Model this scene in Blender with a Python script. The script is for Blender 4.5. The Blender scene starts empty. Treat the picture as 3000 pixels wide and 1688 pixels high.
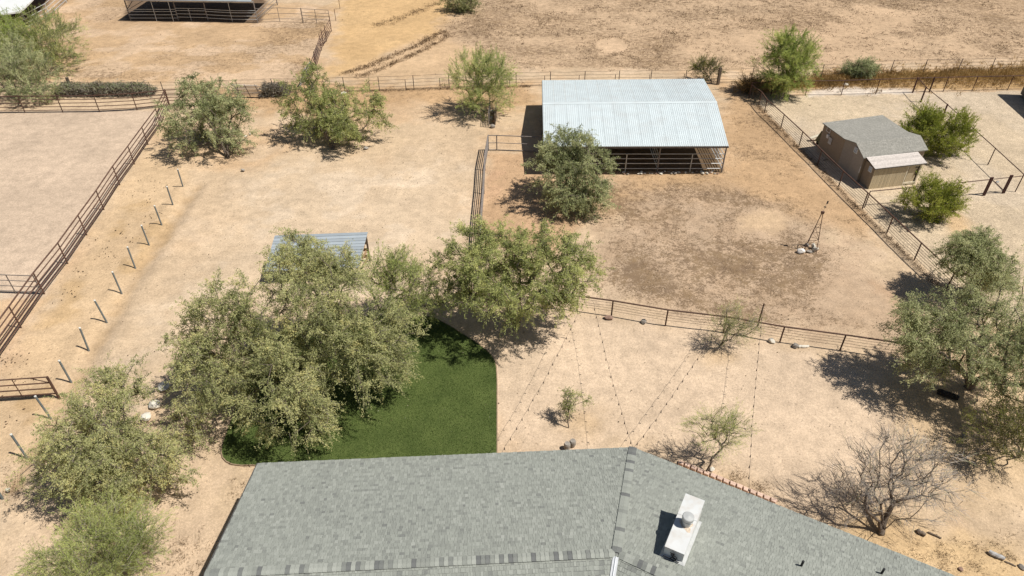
import bpy, math, random
import numpy as np
from mathutils import Matrix, Vector

# ------------------------------------------------------------------ camera, sky, sun
scene = bpy.context.scene
COL = scene.collection
F, TH, H = 2000.0, math.radians(37.6), 24.5      # lens (px of a 3000 px wide frame), tilt below the horizon, height of the drone
cam_d = bpy.data.cameras.new('camera'); cam = bpy.data.objects.new('camera', cam_d); COL.objects.link(cam)
cam.location = (0, 0, H); cam.rotation_euler = (math.pi/2 - TH, 0, 0)
cam_d.sensor_width = 36; cam_d.lens = 36*F/3000; cam_d.clip_end = 3000; cam_d.clip_start = 0.5
scene.camera = cam
SUN_EL, SUN_AZ = math.radians(60), math.radians(-13)   # azimuth measured from +X towards +Y
sd = Vector((math.cos(SUN_EL)*math.cos(SUN_AZ), math.cos(SUN_EL)*math.sin(SUN_AZ), math.sin(SUN_EL)))
w = bpy.data.worlds.new('World'); scene.world = w; w.use_nodes = True
nt = w.node_tree; nt.nodes.clear()
sky = nt.nodes.new('ShaderNodeTexSky'); sky.sky_type = 'NISHITA'; sky.sun_disc = False
sky.sun_elevation = SUN_EL; sky.sun_rotation = math.pi/2 - SUN_AZ
bg = nt.nodes.new('ShaderNodeBackground'); bg.inputs['Strength'].default_value = 0.05
wo = nt.nodes.new('ShaderNodeOutputWorld')
nt.links.new(sky.outputs[0], bg.inputs[0]); nt.links.new(bg.outputs[0], wo.inputs[0])
sl = bpy.data.lights.new('sun', 'SUN'); sl.energy = 5.0; sl.angle = math.radians(0.53); sl.color = (1.0, 0.955, 0.88)
so = bpy.data.objects.new('sun', sl); COL.objects.link(so); so.rotation_euler = sd.to_track_quat('Z', 'Y').to_euler()
scene.view_settings.view_transform = 'Standard'; scene.view_settings.look = 'None'
scene.view_settings.exposure = 0.12; scene.view_settings.gamma = 1.0; scene.view_settings.use_curve_mapping = False

random.seed(5)
CS, SN = math.cos(TH), math.sin(TH)
CAM = np.array([0, 0, H])

def G(px, py, z=0.0):
    """where the survey photograph's pixel meets the level z (metres)"""
    dx, dy = px - 1500.0, py - 844.0
    y = F*CS - dy*SN; zz = -(F*SN + dy*CS); t = (z - H)/zz
    return np.array([dx*t, y*t, z])
def PX(x, y, z=0.0):
    d = y*CS - (z - H)*SN; v = -y*SN - (z - H)*CS
    return 1500 + F*x/d, 844 + F*v/d
def unit(v): v = np.asarray(v, float); return v/np.linalg.norm(v)

# ------------------------------------------------------------------ helpers: objects and meshes
def mesh_from(name, verts, faces, mats, smooth=False, attrs=None, mi=None):
    me = bpy.data.meshes.new(name)
    if isinstance(faces, np.ndarray):
        v = np.asarray(verts, np.float32); k = faces.shape[1]; nf = len(faces)
        me.vertices.add(len(v)); me.vertices.foreach_set('co', v.ravel())
        me.loops.add(nf*k); me.loops.foreach_set('vertex_index', faces.astype(np.int32).ravel())
        me.polygons.add(nf); me.polygons.foreach_set('loop_start', np.arange(0, nf*k, k, dtype=np.int32))
        me.polygons.foreach_set('loop_total', np.full(nf, k, np.int32))
        me.update(calc_edges=True)
    else:
        me.from_pydata([tuple(map(float, p)) for p in verts], [], faces); me.update()
    for m in (mats if isinstance(mats, (list, tuple)) else [mats]): me.materials.append(m)
    me.polygons.foreach_set('use_smooth', np.full(len(me.polygons), bool(smooth)))
    if mi is not None: me.polygons.foreach_set('material_index', np.asarray(mi, np.int32))
    for an, (dom, typ, val) in (attrs or {}).items():
        a = me.attributes.new(an, typ, dom)
        a.data.foreach_set('color' if 'COLOR' in typ else 'value', np.asarray(val, np.float32).ravel())
    return me
def tag(o, label=None, cat=None, group=None, kind=None):
    if label: o['label'] = label
    if cat: o['category'] = cat
    if group: o['group'] = group
    if kind: o['kind'] = kind
    return o
def thing(name, label, cat, loc=(0, 0, 0), group=None, kind=None):
    o = bpy.data.objects.new(name, None); o.empty_display_size = 0.2; COL.objects.link(o)
    o.location = [float(c) for c in loc]; o['_b'] = [float(c) for c in loc]
    return tag(o, label, cat, group, kind)
def base_of(o):
    b = np.zeros(3)
    while o is not None:
        if '_b' in o: b = b + np.array(o['_b'][:])
        o = o.parent
    return b
def put(name, me, parent=None, loc=None, mat=None):
    """link a mesh; loc / matrix are given in world coordinates"""
    o = bpy.data.objects.new(name, me); COL.objects.link(o)
    b = np.zeros(3)
    if parent is not None: o.parent = parent; b = base_of(parent)
    if mat is not None:
        m = mat.copy(); m.translation = m.translation - Vector(b); o.matrix_local = m
    elif loc is not None: o.location = [float(c) for c in (np.asarray(loc, float) - b)]
    return o
def part(name, parent, verts, faces, mats, smooth=False, attrs=None, mi=None, label=None):
    """a child mesh whose vertices are given in world coordinates"""
    b = base_of(parent) if parent is not None else np.zeros(3)
    v = np.asarray(verts, float) - b
    o = bpy.data.objects.new(name, mesh_from(name, v, faces, mats, smooth, attrs, mi)); COL.objects.link(o)
    if parent is not None: o.parent = parent
    if label: o['label'] = label
    return o

def tube(pts, r, n=6, cap=True):
    """tube along a polyline; r scalar or list"""
    P = [np.asarray(p, float) for p in pts]; m = len(P)
    R = [r]*m if np.isscalar(r) else list(r)
    V = []; Fc = []; up = np.array([0, 0, 1.0])
    t0 = unit(P[1]-P[0]); a = np.cross(t0, up)
    if np.linalg.norm(a) < 1e-3: a = np.array([1.0, 0, 0])
    a = unit(a)
    for i in range(m):
        t = unit(P[min(i+1, m-1)] - P[max(i-1, 0)])
        a = unit(a - t*np.dot(a, t)); b = np.cross(t, a)
        for k in range(n):
            th = 2*math.pi*(k+.5)/n
            V.append(P[i] + R[i]*(math.cos(th)*a + math.sin(th)*b))
    for i in range(m-1):
        for k in range(n):
            k2 = (k+1) % n
            Fc.append((i*n+k, i*n+k2, (i+1)*n+k2, (i+1)*n+k))
    if cap: Fc.append(tuple(range(n-1, -1, -1))); Fc.append(tuple((m-1)*n+k for k in range(n)))
    return V, Fc
def box(c, s, u=(1, 0, 0), v=None, w_=None):
    """box centred on c, half sizes s/2 along axes u, v, w"""
    u = unit(u); v = np.array([-u[1], u[0], 0]) if v is None else unit(v)
    w_ = np.cross(u, v) if w_ is None else unit(w_)
    c = np.asarray(c, float); V = []
    for k in (-.5, .5):
        for i, j in ((-.5, -.5), (.5, -.5), (.5, .5), (-.5, .5)):
            V.append(c + u*s[0]*i + v*s[1]*j + w_*s[2]*k)
    return V, [(3, 2, 1, 0), (4, 5, 6, 7), (0, 1, 5, 4), (1, 2, 6, 5), (2, 3, 7, 6), (3, 0, 4, 7)]
def hexa(b, t):
    """solid between two quads with the same winding (b below, t above)"""
    return list(b) + list(t), [(3, 2, 1, 0), (4, 5, 6, 7), (0, 1, 5, 4), (1, 2, 6, 5), (2, 3, 7, 6), (3, 0, 4, 7)]
def join(*ms):
    V = []; Fc = []
    for v, f in ms:
        o = len(V); V += list(v); Fc += [tuple(i+o for i in q) for q in f]
    return V, Fc
def rockmesh(seed, sx, sy, sz, sub=2):
    rs = np.random.RandomState(seed)
    t = (1+5**.5)/2
    v = [(-1, t, 0), (1, t, 0), (-1, -t, 0), (1, -t, 0), (0, -1, t), (0, 1, t), (0, -1, -t), (0, 1, -t), (t, 0, -1), (t, 0, 1), (-t, 0, -1), (-t, 0, 1)]
    v = [unit(p) for p in v]
    f = [(0,11,5),(0,5,1),(0,1,7),(0,7,10),(0,10,11),(1,5,9),(5,11,4),(11,10,2),(10,7,6),(7,1,8),(3,9,4),(3,4,2),(3,2,6),(3,6,8),(3,8,9),(4,9,5),(2,4,11),(6,2,10),(8,6,7),(9,8,1)]
    for _ in range(sub-1):
        nf = []; mid = {}
        def md(a, b):
            k = (min(a, b), max(a, b))
            if k not in mid: mid[k] = len(v); v.append(unit(v[a]+v[b]))
            return mid[k]
        for a, b, c in f:
            x, y, z = md(a, b), md(b, c), md(c, a); nf += [(a, x, z), (x, b, y), (z, y, c), (x, y, z)]
        f = nf
    V = np.array(v); d = np.zeros(len(V))
    for _ in range(7):
        n = unit(rs.randn(3)); c = rs.uniform(.45, .9)
        d = np.minimum(d, 0) if False else d
        over = V@n - c; V = V - np.outer(np.maximum(over, 0), n)*.9
    V = V*(1+rs.uniform(-.07, .07, (len(V), 1)))
    V = V*np.array([sx, sy, sz])/2
    V[:, 2] -= V[:, 2].min()*.8
    return V, f

# ------------------------------------------------------------------ noise on arrays
_rt = np.random.RandomState(11).rand(256, 256)
def vnoise(x, y, s, seed=0):
    x = np.asarray(x)/s + seed*17.3; y = np.asarray(y)/s + seed*9.7
    xi = np.floor(x).astype(int); yi = np.floor(y).astype(int); fx = x-xi; fy = y-yi
    fx = fx*fx*(3-2*fx); fy = fy*fy*(3-2*fy)
    g = lambda a, b: _rt[(a+seed*31) % 256, (b+seed*57) % 256]
    return (g(xi, yi)*(1-fx)+g(xi+1, yi)*fx)*(1-fy) + (g(xi, yi+1)*(1-fx)+g(xi+1, yi+1)*fx)*fy
def fbm(x, y, s, seed=0, n=4):
    t = 0; a = 1; tot = 0
    for i in range(n): t = t + a*vnoise(x, y, s/2**i, seed+i*3); tot += a; a *= .55
    return t/tot
def sstep(a, b, x):
    t = np.clip((x-a)/(b-a), 0, 1); return t*t*(3-2*t)
def seg_dist(x, y, a, b):
    ax, ay = a[0], a[1]; bx, by = b[0]-ax, b[1]-ay
    t = np.clip(((x-ax)*bx+(y-ay)*by)/(bx*bx+by*by+1e-9), 0, 1)
    return np.hypot(x-ax-t*bx, y-ay-t*by)
def line_dist(x, y, pts): return np.min([seg_dist(x, y, pts[i], pts[i+1]) for i in range(len(pts)-1)], axis=0)
def poly_in(x, y, P):
    ins = np.zeros(x.shape, bool); n = len(P)
    for i in range(n):
        (x1, y1), (x2, y2) = P[i][:2], P[(i+1) % n][:2]
        c = ((y1 > y) != (y2 > y)) & (x < (x2-x1)*(y-y1)/((y2-y1) if y2 != y1 else 1e-9)+x1)
        ins ^= c
    return ins
def poly_mask(x, y, pix, soft=.5, jit=0., seed=3):
    P = [G(*p)[:2] for p in pix]
    if jit: x = x+(fbm(x, y, jit*2.5, seed)-.5)*2*jit; y = y+(fbm(x, y, jit*2.5, seed+7)-.5)*2*jit
    d = np.min([seg_dist(x, y, P[i], P[(i+1) % len(P)]) for i in range(len(P))], axis=0)
    d = np.where(poly_in(x, y, P), d, -d)
    return sstep(-soft, soft, d)

# ------------------------------------------------------------------ materials
MAT = {}
def nodes_of(name):
    m = bpy.data.materials.new(name); m.use_nodes = True; MAT[name] = m
    n = m.node_tree; return m, n, n.nodes['Principled BSDF']
def N(n, t, **kw):
    k = n.nodes.new(t)
    for a, b in kw.items(): setattr(k, a, b)
    return k
def sock(b, *names):
    for s in names:
        if s in b.inputs: return b.inputs[s]
def simple(name, col, rough=.7, metal=0., var=.25, scale=6., bump=.0, spec=.3, dirt=None, dscale=1.2, damt=.5, each=(.88, 1.1)):
    """principled with grain and, optionally, blotches of a second colour"""
    m, n, b = nodes_of(name)
    tc = N(n, 'ShaderNodeTexCoord'); oi = N(n, 'ShaderNodeObjectInfo')
    ns = N(n, 'ShaderNodeTexNoise'); ns.inputs['Scale'].default_value = scale; ns.inputs['Detail'].default_value = 5
    n.links.new(tc.outputs['Object'], ns.inputs['Vector'])
    mr = N(n, 'ShaderNodeMapRange'); mr.inputs[1].default_value = .25; mr.inputs[2].default_value = .75
    mr.inputs[3].default_value = 1-var; mr.inputs[4].default_value = 1+var; n.links.new(ns.outputs[0], mr.inputs[0])
    mx = N(n, 'ShaderNodeMix', data_type='RGBA', blend_type='MULTIPLY'); mx.inputs[0].default_value = 1
    mx.inputs[6].default_value = (*col, 1); n.links.new(mr.outputs[0], mx.inputs[7])
    out = mx.outputs[2]
    if dirt:
        n2 = N(n, 'ShaderNodeTexNoise'); n2.inputs['Scale'].default_value = dscale; n2.inputs['Detail'].default_value = 6
        n2.inputs['Roughness'].default_value = .65
        n.links.new(tc.outputs['Object'], n2.inputs['Vector'])
        m2 = N(n, 'ShaderNodeMapRange'); m2.inputs[1].default_value = .48; m2.inputs[2].default_value = .7; m2.inputs[4].default_value = damt
        n.links.new(n2.outputs[0], m2.inputs[0])
        mx2 = N(n, 'ShaderNodeMix', data_type='RGBA'); n.links.new(m2.outputs[0], mx2.inputs[0])
        n.links.new(out, mx2.inputs[6]); mx2.inputs[7].default_value = (*dirt, 1); out = mx2.outputs[2]
    rv = N(n, 'ShaderNodeMapRange'); rv.inputs[3].default_value, rv.inputs[4].default_value = each
    n.links.new(oi.outputs['Random'], rv.inputs[0])
    mx3 = N(n, 'ShaderNodeMix', data_type='RGBA', blend_type='MULTIPLY'); mx3.inputs[0].default_value = 1
    n.links.new(out, mx3.inputs[6]); n.links.new(rv.outputs[0], mx3.inputs[7])
    n.links.new(mx3.outputs[2], b.inputs['Base Color'])
    b.inputs['Roughness'].default_value = rough; b.inputs['Metallic'].default_value = metal
    sock(b, 'Specular IOR Level', 'Specular').default_value = spec
    if bump:
        bp = N(n, 'ShaderNodeBump'); bp.inputs['Strength'].default_value = bump; bp.inputs['Distance'].default_value = .02
        n.links.new(ns.outputs[0], bp.inputs['Height']); n.links.new(bp.outputs[0], b.inputs['Normal'])
    return m
def tinted(name, stops, rough=.8, trans=0., attr='tint', scale=0., var=0., spec=.2):
    """colour picked by a per-face attribute from a ramp; optional light passing through (leaves)"""
    m, n, b = nodes_of(name)
    at = N(n, 'ShaderNodeAttribute', attribute_name=attr)
    rp = N(n, 'ShaderNodeValToRGB'); e = rp.color_ramp.elements
    e[0].position, e[0].color = stops[0][0], (*stops[0][1], 1); e[1].position, e[1].color = stops[-1][0], (*stops[-1][1], 1)
    for p, c in stops[1:-1]: k = e.new(p); k.color = (*c, 1)
    n.links.new(at.outputs['Fac'], rp.inputs[0]); out = rp.outputs[0]
    if var:
        tc = N(n, 'ShaderNodeTexCoord'); ns = N(n, 'ShaderNodeTexNoise'); ns.inputs['Scale'].default_value = scale; ns.inputs['Detail'].default_value = 4
        n.links.new(tc.outputs['Object'], ns.inputs['Vector'])
        mr = N(n, 'ShaderNodeMapRange'); mr.inputs[1].default_value = .3; mr.inputs[2].default_value = .7
        mr.inputs[3].default_value = 1-var; mr.inputs[4].default_value = 1+var; n.links.new(ns.outputs[0], mr.inputs[0])
        mx = N(n, 'ShaderNodeMix', data_type='RGBA', blend_type='MULTIPLY'); mx.inputs[0].default_value = 1
        n.links.new(out, mx.inputs[6]); n.links.new(mr.outputs[0], mx.inputs[7]); out = mx.outputs[2]
    n.links.new(out, b.inputs['Base Color']); b.inputs['Roughness'].default_value = rough
    sock(b, 'Specular IOR Level', 'Specular').default_value = spec
    if trans:
        tr = N(n, 'ShaderNodeBsdfTranslucent'); n.links.new(out, tr.inputs['Color'])
        ms = N(n, 'ShaderNodeMixShader'); ms.inputs[0].default_value = trans
        o = n.nodes['Material Output']; n.links.new(b.outputs[0], ms.inputs[1]); n.links.new(tr.outputs[0], ms.inputs[2]); n.links.new(ms.outputs[0], o.inputs[0])
    return m

RUST = simple('rusty_pipe', (.105, .058, .042), .75, var=.35, scale=5, dirt=(.16, .08, .045), dscale=3)
REDPIPE = simple('dark_red_pipe', (.075, .034, .030), .7, var=.3, scale=4)
GALV = simple('galvanised_pipe', (.52, .53, .53), .5, metal=.25, var=.2, scale=5, spec=.4)
DULLPIPE = simple('weathered_grey_pipe', (.20, .175, .16), .65, var=.3, scale=5)
TPOST = simple('painted_stake', (.155, .18, .185), .7, var=.3, scale=8, dirt=(.13, .12, .10), dscale=5)
TCAP = simple('white_stake_tip', (.62, .62, .58), .7)
DARKPIPE = simple('dark_stake', (.085, .068, .058), .75)
WIRE = simple('fence_wire', (.10, .075, .062), .7)
WIREL = simple('far_wire', (.20, .17, .15), .7)
OLDWOOD = simple('old_timber', (.15, .115, .085), .9, var=.4, scale=9, bump=.4)
WOOD = simple('bare_lumber', (.36, .24, .14), .85, var=.3, scale=8)
BARK = simple('tree_bark', (.15, .12, .095), .95, var=.4, scale=9, bump=.5)
GREENBARK = simple('green_bark', (.13, .135, .06), .9, var=.3, scale=6)
TWIGM = simple('grey_brown_twig', (.30, .26, .21), .95, var=.3, scale=3)
DEADBARK = simple('dead_grey_bark', (.17, .135, .105), .95, var=.4, scale=8)
ROOFMETAL = simple('pale_roof_sheet', (.60, .665, .68), .42, metal=.1, var=.06, scale=1.1, spec=.5, dirt=(.54, .565, .56), dscale=.7, damt=.6, each=(.965, 1.02))
BLUEMETAL = simple('blue_grey_sheet', (.36, .405, .44), .4, metal=.15, var=.07, scale=1.2, spec=.5)
WHITEROOF = simple('white_roof_sheet', (.66, .67, .66), .5, var=.05, scale=.8)
WHITEMETAL = simple('white_painted_sheet', (.64, .655, .65), .5, var=.06, scale=2.2, dirt=(.50, .42, .34), dscale=1.4, damt=.6)
GREYMETAL = simple('grey_galvanised_cap', (.48, .49, .48), .45, metal=.2, var=.1, scale=5)
SILVER = simple('valley_flashing', (.60, .62, .64), .4, metal=.4, var=.08)
BLACK = simple('black_iron', (.018, .018, .02), .6)
STUCCO = simple('tan_stucco', (.46, .38, .29), .95, var=.1, scale=20, bump=.4)
DARKEDGE = simple('dark_drip_edge', (.10, .095, .09), .6)
SHEDWALL = simple('brown_siding', (.31, .25, .185), .85, var=.12, scale=10)
SHEDWALL2 = simple('grey_siding', (.38, .345, .30), .85, var=.12, scale=10)
SHEDBOARD = simple('tan_siding_board', (.50, .42, .285), .85, var=.15, scale=14)
SHEDTRIM = simple('shed_trim', (.62, .56, .43), .8)
SHEDROOF = simple('grey_shed_shingles', (.275, .265, .235), .95, var=.35, scale=9, bump=.5, dirt=(.21, .205, .18), dscale=1.1)
PINKROOF = simple('pale_shingle_course', (.55, .50, .46), .9, var=.2, scale=9)
GLASSW = simple('window_pane', (.36, .46, .58), .15, var=.05, spec=.6)
WHITETRIM = simple('white_frame', (.75, .75, .73), .6)
RVWHITE = simple('trailer_white', (.72, .73, .74), .4, var=.04)
RVBROWN = simple('trailer_skirt', (.17, .15, .12), .6)
BRICK = simple('pink_brick', (.60, .43, .34), .9, var=.2, scale=12)
ROCKPALE = simple('pale_rock', (.62, .58, .50), .95, var=.25, scale=6, bump=.5)
ROCKGREY = simple('grey_rock', (.30, .27, .235), .95, var=.3, scale=6, bump=.5)
ROCKRED = simple('reddish_rock', (.26, .17, .13), .95, var=.3, scale=6, bump=.5)
CABLE = simple('dark_cable', (.09, .07, .06), .6)
BULB = simple('dark_bulb_socket', (.06, .04, .04), .4)
EDGING = simple('brown_edging', (.30, .22, .145), .9)
TARP = simple('olive_tarp', (.20, .17, .08), .9)
RUBBER = simple('black_rubber', (.02, .02, .02), .8)

LEAF_MESQ = tinted('mesquite_leaf', [(0, (.13, .145, .055)), (.4, (.37, .385, .165)), (.8, (.57, .56, .27)), (1, (.64, .58, .25))], .75, .40)
LEAF_SAGE = tinted('sage_mesquite_leaf', [(0, (.14, .165, .07)), (.5, (.385, .415, .20)), (1, (.61, .61, .33))], .75, .40)
LEAF_GREEN = tinted('green_mesquite_leaf', [(0, (.13, .155, .05)), (.5, (.37, .405, .145)), (1, (.60, .595, .235))], .75, .40)
LEAF_PALO = tinted('palo_verde_leaf', [(0, (.20, .24, .08)), (.5, (.44, .50, .165)), (1, (.63, .64, .25))], .75, .4)
LEAF_BRIGHT = tinted('bright_palo_verde_leaf', [(0, (.16, .22, .05)), (.5, (.34, .42, .11)), (1, (.54, .58, .18))], .75, .4)
LEAF_CREO = tinted('creosote_leaf', [(0, (.09, .12, .02)), (.5, (.25, .29, .04)), (1, (.42, .43, .09))], .7, .38)
LEAF_OLIVE = tinted('olive_leaf', [(0, (.06, .07, .02)), (.5, (.15, .155, .035)), (1, (.26, .25, .06))], .75, .3)
TWIG_GREY = tinted('grey_twig', [(0, (.20, .16, .13)), (.6, (.40, .35, .32)), (.85, (.52, .48, .45)), (1, (.45, .46, .24))], .9, 0)
DRYGRASS = tinted('dry_grass_blade', [(0, (.17, .105, .04)), (.5, (.38, .245, .09)), (1, (.55, .40, .18))], .9, .35)
DRYWEED = tinted('dry_weed_blade', [(0, (.10, .065, .04)), (.5, (.19, .125, .07)), (1, (.32, .215, .12))], .9, .15)
BRUSH = tinted('dry_brush_twig', [(0, (.075, .065, .05)), (.5, (.20, .175, .14)), (.8, (.30, .27, .21)), (1, (.20, .22, .11))], .95, .1)
SHINGLE = tinted('roof_shingle', [(0, (.135, .14, .137)), (.35, (.225, .236, .213)), (.6, (.268, .282, .252)), (1, (.325, .338, .305))], .95, 0, scale=40, var=.16)
CLOD = tinted('dung_and_pebble', [(0, (.07, .045, .03)), (.6, (.22, .15, .09)), (.85, (.5, .42, .33)), (1, (.6, .55, .48))], .95, 0)
BLADE = tinted('turf_blade', [(0, (.035, .065, .012)), (.6, (.075, .125, .024)), (1, (.26, .28, .11))], .8, .2)

# ------------------------------------------------------------------ ground: one sheet, soils mixed by area
def ground_material():
    m, n, b = nodes_of('desert_soil')
    L = n.links.new
    tc = N(n, 'ShaderNodeTexCoord'); V = tc.outputs['Object']
    so_ = N(n, 'ShaderNodeAttribute', attribute_name='soil'); wd = N(n, 'ShaderNodeAttribute', attribute_name='weed'); gr = N(n, 'ShaderNodeAttribute', attribute_name='grit')
    def noise(scale, det=5, rough=.6, vec=None):
        k = N(n, 'ShaderNodeTexNoise'); k.inputs['Scale'].default_value = scale; k.inputs['Detail'].default_value = det; k.inputs['Roughness'].default_value = rough
        L(vec or V, k.inputs['Vector']); return k.outputs[0]
    def rng(x, a, b_, c, d):
        k = N(n, 'ShaderNodeMapRange'); L(x, k.inputs[0])
        for i, q in enumerate((a, b_, c, d)): k.inputs[i+1].default_value = q
        return k.outputs[0]
    def math_(op, x, y=None, clamp=False):
        k = N(n, 'ShaderNodeMath', operation=op); k.use_clamp = clamp
        for i, q in enumerate((x, y)):
            if q is None: continue
            if isinstance(q, (int, float)): k.inputs[i].default_value = q
            else: L(q, k.inputs[i])
        return k.outputs[0]
    def mul(c, f):
        k = N(n, 'ShaderNodeMix', data_type='RGBA', blend_type='MULTIPLY'); k.inputs[0].default_value = 1; L(c, k.inputs[6]); L(f, k.inputs[7]); return k.outputs[2]
    def mix(f, a, c):
        k = N(n, 'ShaderNodeMix', data_type='RGBA'); L(f, k.inputs[0]); L(a, k.inputs[6])
        if isinstance(c, tuple): k.inputs[7].default_value = (*c, 1)
        else: L(c, k.inputs[7])
        return k.outputs[2]
    big = noise(.22, 5); mid = noise(1.3, 9, .72); fine = noise(9., 4, .7); grain = noise(30., 2, .6)
    col = mul(so_.outputs['Color'], rng(big, .36, .64, .91, 1.08))
    col = mul(col, rng(mid, .36, .64, .85, 1.12))
    col = mul(col, rng(fine, .36, .64, .87, 1.11))
    col = mul(col, rng(grain, .35, .65, .91, 1.08))
    gg = math_('MULTIPLY', math_('SUBTRACT', grain, .5), math_('MULTIPLY', gr.outputs['Fac'], 2.3))
    g2 = math_('MULTIPLY', math_('SUBTRACT', noise(13., 2, .5), .5), math_('MULTIPLY', gr.outputs['Fac'], 1.6))
    col = mul(col, math_('ADD', math_('ADD', gg, g2), 1.0))
    # straw and dead weeds in the soil
    wn = noise(2.2, 8, .75); wn2 = noise(8.5, 5, .75)
    thr = math_('SUBTRACT', .68, math_('MULTIPLY', wd.outputs['Fac'], .34))
    f1 = math_('MULTIPLY', math_('SUBTRACT', math_('ADD', math_('MULTIPLY', wn, .52), math_('MULTIPLY', wn2, .48)), thr), 13., True)
    f1 = math_('MULTIPLY', f1, .78)
    wc = N(n, 'ShaderNodeValToRGB'); e = wc.color_ramp.elements
    e[0].position = .35; e[0].color = (.13, .085, .052, 1); e[1].position = .65; e[1].color = (.21, .14, .075, 1); L(noise(.9, 3), wc.inputs[0])
    col = mix(f1, col, wc.outputs[0])
    # scattered dark crumbs
    vo = N(n, 'ShaderNodeTexVoronoi'); vo.inputs['Scale'].default_value = 3.2; L(V, vo.inputs['Vector'])
    sp = rng(vo.outputs['Distance'], .06, .16, 1., 0.)
    gate = rng(noise(.7, 4), .44, .60, .12, 1.)
    col = mix(math_('MULTIPLY', math_('MULTIPLY', sp, gate), .55), col, (.20, .13, .08))
    vh = N(n, 'ShaderNodeTexVoronoi'); vh.inputs['Scale'].default_value = 3.6; vh.inputs['Randomness'].default_value = 1.; L(V, vh.inputs['Vector'])
    hoof = math_('MULTIPLY', rng(vh.outputs['Distance'], .10, .24, 1., 0.), rng(noise(.45, 5, .65), .46, .58, .0, 1.))
    hoof = math_('MULTIPLY', hoof, rng(gr.outputs['Fac'], .1, .2, 1., .25))
    col = mul(col, rng(hoof, 0., 1., 1., .86))
    L(col, b.inputs['Base Color']); b.inputs['Roughness'].default_value = .97
    sock(b, 'Specular IOR Level', 'Specular').default_value = .08
    hgt = math_('ADD', math_('ADD', math_('MULTIPLY', mid, .5), math_('MULTIPLY', fine, .30)), math_('SUBTRACT', math_('MULTIPLY', f1, .35), math_('MULTIPLY', hoof, .45)))
    bp = N(n, 'ShaderNodeBump'); bp.inputs['Strength'].default_value = .55; bp.inputs['Distance'].default_value = .12
    L(hgt, bp.inputs['Height']); L(bp.outputs[0], b.inputs['Normal'])
    return m
SOIL = ground_material()

xs = np.concatenate([[-900, -500, -300, -200, -150, -120, -100, -90, -82], np.arange(-76, -30, .45), np.arange(-30, 34, .22), np.arange(34, 76, .45), [82, 90, 100, 120, 150, 200, 300, 500, 900]])
ys = np.concatenate([[-600, -200, -80, -30, -10, 0, 5], np.arange(8, 42, .2), np.arange(42, 100, .32), [104, 110, 120, 135, 160, 200, 300, 500, 900]])
XX, YY = np.meshgrid(xs, ys); gx, gy = XX.ravel(), YY.ravel()

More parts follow.
